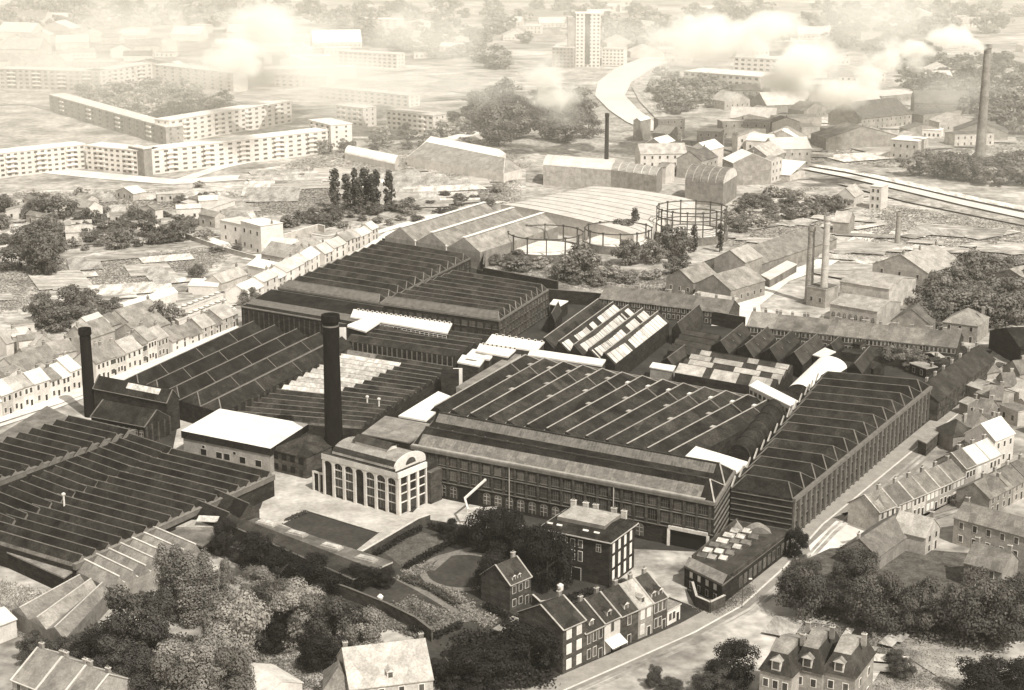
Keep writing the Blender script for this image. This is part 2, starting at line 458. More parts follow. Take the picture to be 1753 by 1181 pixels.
def house(label, p0, p1, depth=8, h=6, rh=3.2, roof='gable', wall='brick', rm='rooftile', name='house', cat='house', group=None, trim='stone',
          cols=3, floors=2, frame='stone', pane='pane', wkind='plain', chim=1, dorm=0, side=0, base=0.0, world=None, far=None, wh=1.5, ww=.95, sidewin=0, door=True, over=.3, back=False, rm2=None, dsc=1.0, verge=None):
    if world: a, L, depth_, rz = world; depth = depth_ or depth
    else: a, L, dd, rz = frame_from(p0, p1, depth, far); depth = dd or depth
    rt = thing(name, label, cat, (a.x, a.y, 0), rz, group)
    D = depth
    w = MB()
    w.prism([(0, 0), (L, 0), (L, D), (0, D)], base, h, wall)
    if roof == 'gable':
        for x in (0, L): w.poly([(x, 0, h), (x, D, h), (x, D / 2, h + rh)], wall)
    if roof == 'gable_y':
        for y in (0, D): w.poly([(0, y, h), (L, y, h), (L / 2, y, h + rh)], wall)
    w.build('wall', rt)
    r = MB(); t = .18; z0 = h - .02; ov = over; k = rh / (D / 2) * ov
    if roof == 'gable':
        r.slab([(-.15, -ov, z0 - k + t), (L + .15, -ov, z0 - k + t), (L + .15, D / 2, z0 + rh + t), (-.15, D / 2, z0 + rh + t)], t, rm)
        r.slab([(-.15, D / 2, z0 + rh + t), (L + .15, D / 2, z0 + rh + t), (L + .15, D + ov, z0 - k + t), (-.15, D + ov, z0 - k + t)], t, rm)
    elif roof == 'gable_y':
        k = rh / (L / 2) * ov
        r.slab([(-ov, -.15, z0 - k + t), (L / 2, -.15, z0 + rh + t), (L / 2, D + .15, z0 + rh + t), (-ov, D + .15, z0 - k + t)], t, rm)
        r.slab([(L / 2, -.15, z0 + rh + t), (L + ov, -.15, z0 - k + t), (L + ov, D + .15, z0 - k + t), (L / 2, D + .15, z0 + rh + t)], t, rm)
    elif roof == 'hip':
        i = min(D, L) / 2 * .95; z = h; Z = h + rh
        if L >= D: e = [(i, D / 2, Z), (L - i, D / 2, Z)]
        else: e = [(L / 2, i, Z), (L / 2, D - i, Z)]
        c = [(-ov, -ov, z), (L + ov, -ov, z), (L + ov, D + ov, z), (-ov, D + ov, z)]
        if L >= D:
            r.poly([c[0], c[1], e[1], e[0]], rm).poly([c[1], c[2], e[1]], rm).poly([c[2], c[3], e[0], e[1]], rm).poly([c[3], c[0], e[0]], rm)
        else:
            r.poly([c[0], c[1], e[0]], rm).poly([c[1], c[2], e[1], e[0]], rm).poly([c[2], c[3], e[1]], rm).poly([c[3], c[0], e[0], e[1]], rm)
        r.poly(c[::-1], rm)
    elif roof == 'mansard':
        i = 1.5; z = h; Z = h + rh * .72
        c = [(-ov, -ov, z), (L + ov, -ov, z), (L + ov, D + ov, z), (-ov, D + ov, z)]
        d = [(i, i, Z), (L - i, i, Z), (L - i, D - i, Z), (i, D - i, Z)]
        for j in range(4): r.poly([c[j], c[(j + 1) % 4], d[(j + 1) % 4], d[j]], rm)
        rm = rm2 or rm; r.poly([d[0], d[1], (L - i, D / 2, h + rh), (i, D / 2, h + rh)], rm).poly([d[3], (i, D / 2, h + rh), (L - i, D / 2, h + rh), d[2]], rm)
        r.poly([d[1], d[2], (L - i, D / 2, h + rh)], rm).poly([d[3], d[0], (i, D / 2, h + rh)], rm)
        r.poly(c[::-1], rm)
    elif roof == 'lean':
        r.slab([(-.2, -ov, h + .1), (L + .2, -ov, h + .1), (L + .2, D + ov, h + rh), (-.2, D + ov, h + rh)], t, rm)
        w2 = MB()
    else:
        r.box(-.2, L + .2, -.2, D + .2, h, h + .25, trim, rm)
    ro = r.build('roof', rt)
    if verge and roof == 'gable':
        for x in (-.05, L + .05):
            v_ = MB(); e = h - rh / (D / 2) * ov + .16
            v_.bar((x, -ov, e), (x, D / 2, h + rh + .16), .35, .12, verge); v_.bar((x, D / 2, h + rh + .16), (x, D + ov, e), .35, .12, verge); v_.build('verge', ro)
        v_ = MB(); v_.bar((0, -ov, e), (L, -ov, e), .25, .14, verge); v_.build('gutter', ro)
    if chim:
        cm = chimney_mesh(.9, .6, 1.3, 'brick')
        for i in range(chim):
            if roof == 'gable_y': put('chimney', cm, ro, (L / 2 + .6, .8 + (D - 1.6) * i / max(1, chim - 1 or 1), h + rh), R(90))
            else: put('chimney', cm, ro, ((L - .6) if i == 0 else (.6 + (L - 1.2) * (i - 1) / max(1, chim - 1)), D / 2 + .5, h + rh * .92 if roof != 'flat' else h + .3))
    if dorm:
        dm = dormer_mesh('plaster', rm)
        for i in range(dorm): put('dormer', dm, ro, (L * (i + .5) / dorm, 1.0 if roof != 'mansard' else .15, h + rh * .18 if roof != 'mansard' else h + .9), 0, (dsc, dsc, dsc))
    fh = h / floors
    for f in range(floors):
        if cols: windows(rt, (0, 0), (L, 0), cols, f * fh + fh * .3, ww, min(wh, fh * .58), wkind, frame, pane, .3, .3, skip=(cols - 1,) if (f == 0 and door) else ())
        if sidewin: windows(rt, (L, 0), (L, D), sidewin, f * fh + fh * .3, ww, min(wh, fh * .58), wkind, frame, pane, .6, .6)
        if sidewin: windows(rt, (0, D), (0, 0), sidewin, f * fh + fh * .3, ww, min(wh, fh * .58), wkind, frame, pane, .6, .6)
        if back and cols: windows(rt, (L, D), (0, D), cols, f * fh + fh * .3, ww, min(wh, fh * .58), wkind, frame, pane, .3, .3)
    if door and cols:
        x = L - .3 - (L - .6) / cols * .5
        put('door', winmesh('door', .9, 2.0, frame, 'slate3'), rt, (x, 0, 0.0))
    return rt, L, D, rz

def barrel(name, label, corners, h, rise, wall='dbrick', rm='slate', axis='a', n=12, group=None, cat='factory shed', ribs=0, ribm='lead2', gable=None):
    P = [W(x, y, h) for x, y in corners]; o = Vector((P[0].x, P[0].y, 0)); q = rel(P, o)
    rt = thing(name, label, cat, (o.x, o.y, 0), group=group)
    MB().prism(q, 0, h - .02, wall).build('wall', rt)
    if axis == 'a': s0, e0, s1, e1 = q[0], q[3], q[1], q[2]
    else: s0, e0, s1, e1 = q[0], q[1], q[3], q[2]
    r = MB(); A = []; B = []
    for i in range(n + 1):
        t = i / n; z = h + rise * math.sin(math.pi * t); tt = .5 - .5 * math.cos(math.pi * t)
        A.append((*lerp(s0, e0, tt), z)); B.append((*lerp(s1, e1, tt), z))
    for i in range(n): r.poly([A[i], B[i], B[i + 1], A[i + 1]], rm)
    r.poly(A, gable or wall); r.poly(B[::-1], gable or wall)
    ro = r.build('roof', rt)
    for kk in range(ribs + 1 if ribs else 0):
        t = kk / ribs; b = MB()
        C = [tuple(Vector(a).lerp(Vector(c), t) + Vector((0, 0, .03))) for a, c in zip(A, B)]
        for i in range(n): b.bar(C[i], C[i + 1], .3, .12, ribm)
        b.build('rib', ro)
    return rt, q, h

def stack(label, px, py, height, r0, r1, m='soot', bandm=None, nb=0, name='factory_chimney', dx=0.0):
    p = W(px, py)
    rt = thing(name, label, 'chimney', (p.x, p.y, 0))
    b = MB()
    b.cyl(0, 0, 0, height - 2.2, r0, r1, m, 28, cap=False)
    b.cyl(0, 0, height - 2.2, height - 1.7, r1, r1 * 1.22, m, 28, cap=False)
    b.cyl(0, 0, height - 1.7, height, r1 * 1.22, r1 * 1.18, m, 28, cap=False)
    b.cyl(0, 0, height - .01, height, r1 * 1.18, r1 * .85, m, 28, cap=False)
    b.cyl(0, 0, height, height - 3, r1 * .85, r1 * .8, 'black', 28, cap=True)
    b.build('shaft', rt)
    c = MB(); c.cyl(0, 0, height - 3.1, height - 2.7, r1 * 1.06, r1 * 1.06, bandm or 'band', 28)
    c.build('cap_band', rt)
    for i in range(nb):
        t = (i + .6) / (nb + .8); rr = r0 + (r1 - r0) * t
        c = MB(); c.cyl(0, 0, height * t, height * t + .22, rr + .10, rr + .10, bandm or 'band', 24); c.build('hoop', rt)
    return rt

# ---- trees
def crown_mesh(name, R0, Hc, nl, clumps, size, m, seed, shape='round', flat=.8):
    r = random.Random(seed); v = []; f = []; col = []
    cl = []
    for i in range(clumps):
        if shape == 'poplar':
            z = r.random(); th = r.random() * 6.283; rr = R0 * math.sin(math.pi * min(1, .12 + z * .88)) ** .6 * .62 * r.random() ** .5
            cl.append((rr * math.cos(th), rr * math.sin(th), z * Hc, R0 * r.uniform(.3, .5), r.random(), 1.9))
        else:
            th = r.random() * 6.283; u = r.uniform(-.9, 1); c = math.sqrt(max(0, 1 - u * u)); k = r.uniform(.50, .92)
            kk = 1 + .20 * math.sin(3 * th + seed)
            cl.append((R0 * k * kk * c * math.cos(th), R0 * k * kk * c * math.sin(th), Hc * (.45 + .42 * u * (k + .2)), R0 * r.uniform(.17, .40), r.random() ** 1.2, flat))
    tot = sum(c[3] ** 2 for c in cl)
    for (cx, cy, cz, cr, cc, fl) in cl:
        for j in range(max(3, int(nl * cr * cr / tot))):
            th = r.random() * 6.283; u = r.uniform(-.75, 1); c = math.sqrt(1 - u * u); k = r.uniform(.62, 1.12)
            n = Vector((c * math.cos(th), c * math.sin(th), u))
            p = Vector((cx, cy, cz)) + Vector((n.x * cr * k, n.y * cr * k, n.z * cr * fl * k))
            n = (n + Vector((r.uniform(-.5, .5), r.uniform(-.5, .5), r.uniform(-.3, .7)))).normalized()
            a = n.orthogonal().normalized(); a = Matrix.Rotation(r.random() * 6.283, 3, n) @ a; bb = n.cross(a)
            s = size * r.uniform(.6, 1.3)
            k0 = len(v)
            v += [tuple(p - a * s), tuple(p - bb * s * .7), tuple(p + a * s), tuple(p + bb * s * .7)]
            f.append((k0, k0 + 1, k0 + 2, k0 + 3)); col.append(min(1, max(0, .05 + .8 * cc + r.uniform(-.18, .18))))
    me = bpy.data.meshes.new(name); me.from_pydata(v, [], f)
    at = me.attributes.new("leaf", 'FLOAT', 'FACE'); at.data.foreach_set('value', col)
    me.materials.append(M(m)); me.update()
    return me

def trunk_mesh(h, r0, seed, limbs=5, spread=.5):
    r = random.Random(seed); b = MB()
    segs = 4; x = y = 0; pr = r0
    for i in range(segs):
        z0 = h * i / segs - (.3 if i == 0 else 0); z1 = h * (i + 1) / segs; r1 = r0 * (1 - .7 * (i + 1) / segs)
        b.cyl(0, 0, z0, z1, pr, r1, 'bark', 7, cap=False, bottom=False); pr = r1
    for i in range(limbs):
        th = 6.283 * i / limbs + r.random(); z = h * r.uniform(.4, .85); L = h * spread * r.uniform(.6, 1)
        b.bar((0, 0, z), (L * math.cos(th), L * math.sin(th), z + L * .8), r0 * .45, r0 * .45, 'bark')
    return b.mesh('trunk')

CR = {}
for kind, m, nl, cl, sz, cnt in (('near', 'leaf', 13000, 34, .18, 3), ('neardark', 'leaf_dark', 12000, 32, .18, 3), ('nearpale', 'leaf_pale', 14000, 36, .17, 3),
                                 ('mid', 'leaf_mid', 2600, 34, .36, 3), ('middark', 'leaf_mid', 2600, 34, .34, 3), ('far', 'leaf_far', 700, 20, .62, 4), ('fardark', 'leaf_pale', 700, 20, .62, 4)):
    CR[kind] = [crown_mesh('crown', 5.0, 9.0, nl, cl, sz, m, 11 + i * 7 + len(kind)) for i in range(cnt)]
CR['poplar'] = [crown_mesh('crown', 1.9, 13.0, 900, 34, .42, 'leaf', 91 + i, 'poplar') for i in range(3)]
CR['poplarnear'] = [crown_mesh('crown', 2.2, 13.0, 8000, 60, .17, 'leaf_pale', 71 + i, 'poplar') for i in range(2)]
TR = [trunk_mesh(6.5, .35, 5), trunk_mesh(6.5, .30, 9)]
TRP = trunk_mesh(11, .25, 3, 4, .08)

def tree(label, px, py, rad, ht, kind='far', group=None, world=None, name='tree', cat='tree'):
    """px, py: pixel of the trunk foot; rad and ht in metres"""
    p = world if world else W(px, py)
    rz = rnd.random() * 6.28
    rt = thing(name, label, cat, (p.x, p.y, 0), rz, group)
    ms = CR[kind]; me = ms[rnd.randrange(len(ms))]
    if 'poplar' in kind:
        put('trunk', TRP, rt, (0, 0, 0), 0, (1, 1, ht / 14)); put('crown', me, rt, (0, 0, ht * .08), 0, (rad / 1.9, rad / 1.9, ht * .92 / 13.0))
    else:
        low = ht * .04
        put('trunk', TR[rnd.randrange(2)], rt, (0, 0, 0), 0, (rad / 5, rad / 5, ht / 10.5))
        put('crown', me, rt, (0, 0, low), 0, (rad / 5, rad / 5, (ht - low) / 8.2))
    return rt

# ------------------------------------------------------------------ the ground
def plain(name, x0, x1, y0, y1, z, m):
    b = MB(); b.poly([(x0, y0, z), (x1, y0, z), (x1, y1, z), (x0, y1, z)], m); o = b.build(name); o['kind'] = 'structure'; return o
plain('ground', -1500, 1500, -60, 3600, 0, 'earth')
sheet('land', [(-300, 175), (2050, 175), (2000, -40), (-200, -40)], 'farland')
sheet('field', [(-60, 470), (60, 430), (330, 400), (560, 395), (660, 385), (860, 345), (900, 330), (900, 290), (600, 250), (470, 285), (250, 320), (-60, 330)], 'field')
sheet('field', [(-40, 620), (110, 560), (260, 505), (420, 445), (430, 405), (340, 385), (200, 420), (-40, 500)], 'field')
sheet('field', [(840, 500), (1250, 520), (1300, 470), (1130, 470), (830, 445)], 'scrub')
sheet('field', [(1240, 430), (1440, 380), (1300, 340), (1180, 350)], 'scrub')
sheet('field', [(560, 395), (820, 350), (880, 335), (860, 300), (480, 360)], 'scrub')
sheet('field', [(130, 190), (270, 205), (390, 190), (380, 160), (250, 148), (150, 155)], 'scrub')
sheet('field', [(850, 255), (1110, 275), (1110, 210), (960, 180), (800, 180), (740, 205)], 'scrub')
sheet('land', [(1400, 420), (1480, 330), (1753, 375), (1780, 440), (1600, 480), (1440, 450)], 'field')
sheet('land', [(560, 300), (900, 320), (900, 290), (700, 275), (560, 262)], 'field')
# factory grounds
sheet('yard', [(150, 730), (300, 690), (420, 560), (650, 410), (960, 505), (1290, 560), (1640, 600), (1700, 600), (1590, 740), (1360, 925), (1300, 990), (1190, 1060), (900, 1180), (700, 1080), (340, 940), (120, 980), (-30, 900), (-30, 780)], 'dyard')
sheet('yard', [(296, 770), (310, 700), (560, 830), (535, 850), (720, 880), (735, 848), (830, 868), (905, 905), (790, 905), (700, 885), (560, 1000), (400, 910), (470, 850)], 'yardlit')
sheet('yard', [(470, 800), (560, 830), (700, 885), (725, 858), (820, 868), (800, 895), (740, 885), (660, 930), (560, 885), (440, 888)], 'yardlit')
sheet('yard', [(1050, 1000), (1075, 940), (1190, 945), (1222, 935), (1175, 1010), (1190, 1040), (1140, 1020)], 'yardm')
sheet('lawn', [(484, 898), (527, 876), (648, 913), (600, 950)], 'lawnm')
# garden
sheet('garden', [(640, 960), (735, 890), (830, 905), (940, 960), (960, 1160), (880, 1181), (760, 1181), (690, 1060), (560, 1020)], 'lawnm')
sheet('lawn', [(650, 940), (722, 912), (768, 922), (690, 972)], 'gardenm')
sheet('garden', [(640, 1050), (705, 1022), (800, 1062), (730, 1095)], 'gardenm')
ribbon('path', [(672, 985), (720, 1010), (770, 1040), (800, 1065)], 2.0, 'pathm')
ribbon('path', [(690, 975), (740, 975), (768, 950), (820, 936)], 2.0, 'pathm')
b = MB(); c0 = W(793, 978); N_ = 40
_z[0] += .006
for i in range(N_):
    t0, t1 = 6.2832 * i / N_, 6.2832 * (i + 1) / N_
    b.poly([(c0.x + r_ * math.cos(t), c0.y + r_ * math.sin(t) * 1.15, .03 + _z[0]) for r_, t in ((8.2, t0), (9.9, t0), (9.9, t1), (8.2, t1))], 'pathm')
o = b.build('path'); o['kind'] = 'structure'
# streets
ribbon('pavement', [(1790, 575), (1742, 615), (1600, 728), (1400, 893), (1335, 965), (1262, 1030), (1180, 1075), (1060, 1128), (940, 1180), (860, 1215)], 5.2, 'pave')
sheet('road', [(1790, 585), (1748, 622), (1604, 736), (1408, 898), (1342, 972), (1270, 1036), (1190, 1082), (1070, 1136), (950, 1188), (930, 1230), (1300, 1230), (1330, 1130), (1335, 1040), (1400, 960), (1470, 925), (1490, 890), (1500, 850), (1560, 815), (1620, 750), (1700, 680), (1800, 620)], 'roadm')
sheet('road', [(1400, 915), (1440, 880), (1492, 912), (1640, 870), (1800, 800), (1800, 765), (1725, 808), (1500, 905), (1400, 985)], 'roadm')
sheet('road', [(1385, 935), (1432, 892), (1500, 918), (1430, 955), (1395, 985)], 'roadlit')
sheet('road', [(1180, 1100), (1280, 1050), (1340, 1000), (1345, 1060), (1320, 1110), (1290, 1200), (1000, 1230), (980, 1190)], 'earth')
ribbon('tyre_track', [(1760, 636), (1620, 752), (1430, 912), (1362, 985), (1290, 1048), (1200, 1098), (1080, 1150), (960, 1205)], 1.0, 'yardm')
ribbon('tyre_track', [(1752, 634), (1613, 748), (1423, 908), (1356, 981), (1284, 1043), (1197, 1091), (1076, 1144), (956, 1198)], .8, 'yardm')
ribbon('tyre_track', [(1440, 930), (1520, 915), (1650, 872), (1760, 826)], 1.2, 'yardm')
ribbon('kerb', [(1790, 590), (1744, 626), (1603, 739), (1408, 899), (1342, 973), (1270, 1038), (1190, 1083), (1070, 1137), (950, 1190)], .5, 'plaster')
sheet('land', [(1340, 1060), (1480, 1080), (1640, 1181), (1600, 1240), (1800, 1240), (1800, 1080), (1500, 1020), (1345, 1035)], 'earth')
sheet('land', [(1345, 975), (1420, 940), (1500, 935), (1800, 960), (1800, 1100), (1340, 1040)], 'gardenm')
# street behind the factory on the far side (with the pale kerb) and its continuation
ribbon('road', [(-60, 735), (0, 716), (90, 688), (165, 660), (290, 613), (412, 560), (480, 512), (560, 465), (640, 420), (670, 398), (760, 380)], [7, 7, 7, 7, 6, 6, 6, 6, 6, 5, 5], 'roadlit')
ribbon('pavement', [(-60, 748), (0, 729), (90, 700), (165, 672), (290, 622), (408, 567)], 2.2, 'plaster')
ribbon('road', [(310, 403), (350, 408), (400, 425), (440, 440), (500, 470)], 7, 'roadlit')
ribbon('road', [(470, 300), (300, 312), (180, 302), (60, 290), (-40, 282)], 16, 'roadlit')
ribbon('road', [(540, 256), (470, 268), (380, 286), (300, 312)], 8, 'roadlit')
ribbon('road', [(420, 445), (520, 420), (640, 400), (740, 370), (860, 345)], 5, 'roadlit')
ribbon('path', [(500, 395), (560, 405), (640, 385)], 3, 'paleroof')
# gas works road, far canal
ribbon('road', [(1262, 560), (1262, 520), (1330, 480), (1400, 455), (1445, 430), (1490, 400)], [18, 17, 10, 9, 9, 9], 'roadlit')
ribbon('road', [(1560, 560), (1530, 540), (1600, 500), (1660, 470)], 7, 'roadm')
for pts, w_ in (([(900, 12), (960, 60), (1010, 120)], 10), ([(0, 88), (120, 82), (300, 62), (420, 62)], 18), ([(560, 20), (700, 60), (860, 55)], 14), ([(1750, 60), (1650, 58), (1480, 50), (1200, 45)], 10), ([(1753, 238), (1600, 240), (1440, 232)], 9), ([(0, 150), (90, 160), (260, 225)], 10), ([(1440, 180), (1560, 190), (1753, 215)], 9), ([(60, 180), (200, 222), (300, 250)], 7)):
    ribbon('road', pts, w_, 'roadm')
rp = random.Random(77)      # patchwork of allotments and fields on the far land
for i in range(120):
    px, py = rp.uniform(-60, 1800), 8 + 165 * rp.random() ** 1.3
    c = W(px, py); s = rp.uniform(25, 85); a = R(rp.choice((32, -20, 60, 10))); u = Vector((math.cos(a), math.sin(a))); v_ = Vector((-u.y, u.x)); k = rp.uniform(.3, .8)
    _z[0] += .0015; b = MB(); b.poly([(c.x + u.x * s * e + v_.x * s * k * f, c.y + u.y * s * e + v_.y * s * k * f, .02 + _z[0]) for e, f in ((-1, -1), (1, -1), (1, 1), (-1, 1))], rp.choice(('scrub', 'field', 'earth', 'farland', 'scrub')))
    o = b.build('field'); o['kind'] = 'structure'

def plots(n, box, seed, size, mats, rots):
    r = random.Random(seed)
    for i in range(n):
        c = W(r.uniform(box[0], box[1]), r.uniform(box[2], box[3])); s = r.uniform(*size); a = R(r.choice(rots) + r.uniform(-4, 4)); u = Vector((math.cos(a), math.sin(a))); v_ = Vector((-u.y, u.x)); k = r.uniform(.25, .7)
        _z[0] += .0015; b = MB(); b.poly([(c.x + u.x * s * e + v_.x * s * k * f, c.y + u.y * s * e + v_.y * s * k * f, .02 + _z[0]) for e, f in ((-1, -1), (1, -1), (1, 1), (-1, 1))], r.choice(mats))
        o = b.build('field'); o['kind'] = 'structure'
plots(46, (0, 430, 325, 430), 5, (7, 20), ('plot', 'plot2', 'scrub', 'plot'), (15, 20, 105))
plots(26, (0, 400, 440, 530), 6, (6, 16), ('plot', 'plot2', 'field'), (20, 110))
plots(40, (440, 860, 290, 350), 7, (8, 22), ('plot', 'plot2', 'scrub', 'plot'), (5, 20, 95))
plots(24, (1250, 1500, 330, 420), 8, (6, 16), ('plot', 'plot2', 'scrub'), (-20, 40))
plots(26, (1440, 1753, 385, 470), 9, (6, 16), ('plot', 'field', 'plot2'), (-20, 40))
plots(40, (1300, 1753, 180, 270), 10, (12, 34), ('plot2', 'scrub', 'plot2', 'plot'), (-10, 20))
plots(14, (1340, 1600, 1070, 1170), 11, (2, 6), ('plot', 'earth', 'plot2'), (-10, 60))
ribbon('towpath', [(1150, 222), (1135, 205), (1108, 175), (1095, 150), (1110, 130), (1150, 108)], [6, 9, 11, 12, 14, 12], 'plot')
ribbon('towpath', [(1380, 283), (1455, 295), (1565, 319), (1665, 342), (1795, 368)], [7, 7, 8, 8, 9], 'plot')
ribbon('canal', [(1128, 226), (1096, 210), (1068, 190), (1044, 165), (1052, 142), (1085, 118), (1130, 100), (1170, 84)], [14, 18, 20, 22, 26, 30, 30, 26], 'waterm')
ribbon('canal', [(1380, 290), (1450, 303), (1560, 328), (1660, 352), (1790, 380)], [7, 8, 9, 9, 10], 'waterm')
ribbon('canal_bank', [(1440, 316), (1560, 346), (1660, 366), (1790, 392)], [5, 8, 9, 9], 'scrub')
# ------------------------------------------------------------------ the factory
# saw-tooth weaving shed, four strips
shed('saw_tooth_shed', 'widest dark saw-tooth shed ending at the tall blank brick wall beside the yard', [None, (127, 972), (469, 818), (301, 778)], 5, 17, rh=2.1, gutter='band', gw=.26, trim='band', rtrim='lead2', endm='lead2', strip=(.04, .30, 'slate3b'), group='saw-tooth weaving sheds')
shed('saw_tooth_shed', 'middle saw-tooth shed between two long valley parapets', [None, (12, 910), (300, 776), (228, 752)], 5, 15, rh=2.1, gutter='band', gw=.26, trim='band', rtrim='lead2', endm='lead2', strip=(.04, .30, 'slate3b'), group='saw-tooth weaving sheds')
shed('saw_tooth_shed', 'saw-tooth shed with ragged stepped edge below the slim dark chimney', [None, (-84, 860), (228, 745), (125, 721)], 5, 14, rh=2.1, gutter='band', gw=.26, trim='band', rtrim='lead2', endm='lead2', strip=(.04, .30, 'slate3b'), group='saw-tooth weaving sheds')
for lab, a, c in (('long valley parapet between the widest and middle saw-tooth sheds', (12, 908), (301, 777)), ('long valley parapet between the middle and outer saw-tooth sheds', (-84, 860), (230, 741)), ('parapet along the free edge of the widest saw-tooth shed', (127, 973), (469, 818))):
    A, B = W(*a, 5), W(*c, 5); t = thing('valley_parapet', lab, 'parapet', (A.x, A.y, 0)); b = MB(); d_ = B - A
    b.bar((0, 0, 4.6), (d_.x, d_.y, 4.6), .9, 1.3, 'band'); b.build('wall', t); b = MB(); b.bar((0, 0, 5.9), (d_.x, d_.y, 5.9), 1.1, .14, 'lead2'); b.build('coping', t)
flatb('low_shed', 'plain grey low roof between the bright street row and the stepped sheds', [(-60, 780), (-10, 778), (122, 717), (80, 695)], 4, 'dbrick', 'tarroof')
flatb('lean_to', 'long pale lean-to roof along the low end of the widest saw-tooth shed', [(-20, 930), (108, 988), (128, 974), (0, 912)], 4, 'dbrick', 'greyroof', cat='lean-to')
def wall_line(name, label, pts, h, t=.4, m='dbrick', cap='band', cat='wall', group=None):
    P = [W(*p) for p in pts]; o = P[0].copy(); rt = thing(name, label, cat, (o.x, o.y, 0), group=group)
    b = MB(); c = MB()
    for a, d in zip(P, P[1:]):
        a = a - o; d = d - o
        b.bar((a.x, a.y, 0), (d.x, d.y, 0), t, h, m); c.bar((a.x, a.y, h), (d.x, d.y, h), t + .14, .12, cap)
    b.build('masonry', rt); c.build('coping', rt); return rt
shed('glass_roof_shed', 'pale glazed saw-tooth shed half hidden behind the poplars', [(127, 976), (190, 1008), (343, 943), (270, 912)], 4, 7, rh=2.0, wall='brick', roof='greyroof', glass='glassroof', trim='paleroof', rtrim='paleroof', gutter='paleroof', gw=.6)
shed('long_shed', 'pale shed with three long parallel roofs beside the lean-to', [(20, 1044), (110, 1095), (186, 1012), (128, 992)], 4, 3, 'b', rh=1.6, frac=.5, wall='brick', roof='greyroof', glass='greyroof', trim='paleroof', glazed=True)
# small double-gabled building at the yard corner
shed('double_gable_shed', 'small dark twin-gabled shed with white verges and a rooflight', [(315, 879), (376, 903), (444, 872), (386, 846)], 4.2, 2, 'a', rh=2.6, frac=.5, wall='dbrick2', roof='slate', glass='slate', trim='white', rtrim='lead2', gw=.3)
t = thing('rooflight', 'bright rectangular rooflight on the dark twin-gabled shed', 'rooflight', W(356, 886, 5.6)); b = MB(); b.slab([(-2.6, -1.2, -.35), (2.4, -1.9, -.35), (2.8, -.5, .55), (-2.1, .1, .55)], .15, 'glassroof2'); b.build('glass_panel', t)
flatb('shed', 'low flat-roofed shed filling the corner behind the curved pale roof', [(270, 906), (345, 935), (372, 915), (312, 880)], 3.2, 'dbrick', 'tarroof', cat='shed')
t = thing('half_round_shed', 'small shed with a half-round pale roof against the garden wall', 'shed', W(334, 928)); b = MB()
pl = [(6.2 * math.cos(a * math.pi / 14), 5.0 * math.sin(a * math.pi / 14)) for a in range(15)]
b.prism(pl, 0, 3.8, 'brick', 'litroof'); b.build('body', t); b = MB()
for i in range(14): b.bar((*pl[i], 3.8), (*pl[i + 1], 3.8), .4, .35, 'soot')
b.build('rim', t)

# the workshop with the flat roof and four rooflights
rt, q, hh = flatb('workshop', 'long flat-roofed workshop with four raised rooflights beside the lawn', [(400, 900), (604, 990), (671, 961), (441, 886)], 3.6, 'dbrick2', 'tarroof', trim='stone')
P0 = W(400, 900, 3.6)
for i, (x, y) in enumerate(((457, 897), (508, 915), (568, 937), (627, 958))):
    p = W(x, y, 3.7) - Vector((P0.x, P0.y, 0)); b = MB(); r_ = R(-32); 
    for (x0, x1, y0, y1, z1, mm) in ((-2.6, 2.6, -1.1, 1.1, .45, 'lead'), (-2.2, 2.2, -.8, .8, .75, 'glassroof2')): b.box(x0, x1, y0, y1, 0, z1, mm)
    put('rooflight', b.mesh('rooflight'), rt, (p.x, p.y, 3.62), r_)
b = MB(); b.slab([(*q[0], 3.62), (*q[1], 3.62), (*lerp(q[1], q[2], .45), 4.3), (*lerp(q[0], q[3], .45), 4.3)], .3, 'slate3'); b.build('lower_roof', rt)

# gabled engine houses by the slim chimney
def gable_px(name, label, front, near, right, h, rh, **k):
    """ridge parallel to front->near; front facade between the eave pixels"""
    a, b_, c = W(*front, h), W(*near, h), W(*right, h)
    d = b_ - a; L = d.length; n = Vector((-d.y, d.x, 0)).normalized(); D = abs((c - b_).dot(n))
    return house(label, None, None, world=(Vector((a.x, a.y, 0)), L, D, math.atan2(d.y, d.x)), h=h, rh=rh, name=name, **k)
rt, L, D, rz = gable_px('engine_house', 'tall dark gabled engine house with a pale strip rooflight on its ridge', (160, 664), (286, 689), (314, 683), 9, 3, wall='dbrick', rm='slate', verge='lead2', cat='engine house', cols=0, chim=0, door=False)
b = MB(); s_ = 3.0 / (D / 2)
b.slab([(L * .42, D * .2, 9.35 + s_ * D * .2), (L * .86, D * .2, 9.35 + s_ * D * .2), (L * .86, D * .42, 9.35 + s_ * D * .42), (L * .42, D * .42, 9.35 + s_ * D * .42)], .1, 'glassroof2')
b.build('rooflight', rt)
rt, L, D, rz = gable_px('engine_house', 'lower dark gabled building with brick piers in front of the tall engine house', (156, 713), (248, 731), (290, 714), 5.2, 3.4, wall='dbrick', rm='slate', verge='lead2', cat='engine house', cols=9, floors=1, wkind='arch', ww=1.3, wh=2.4, frame='band', chim=0, door=False)
b = MB()
for i in range(5): b.box(L + .02, L + .45, D * i / 4 - .3 + (.3 if i == 0 else 0) - (.3 if i == 4 else 0), D * i / 4 + .3 + (.3 if i == 0 else 0) - (.3 if i == 4 else 0), 0, 5.4, 'dbrick2')
b.build('pier', rt)
stack('slim dark chimney standing beside the gabled engine houses', 155, 712, 26.5, 1.75, 1.55, 'soot', 'soot')

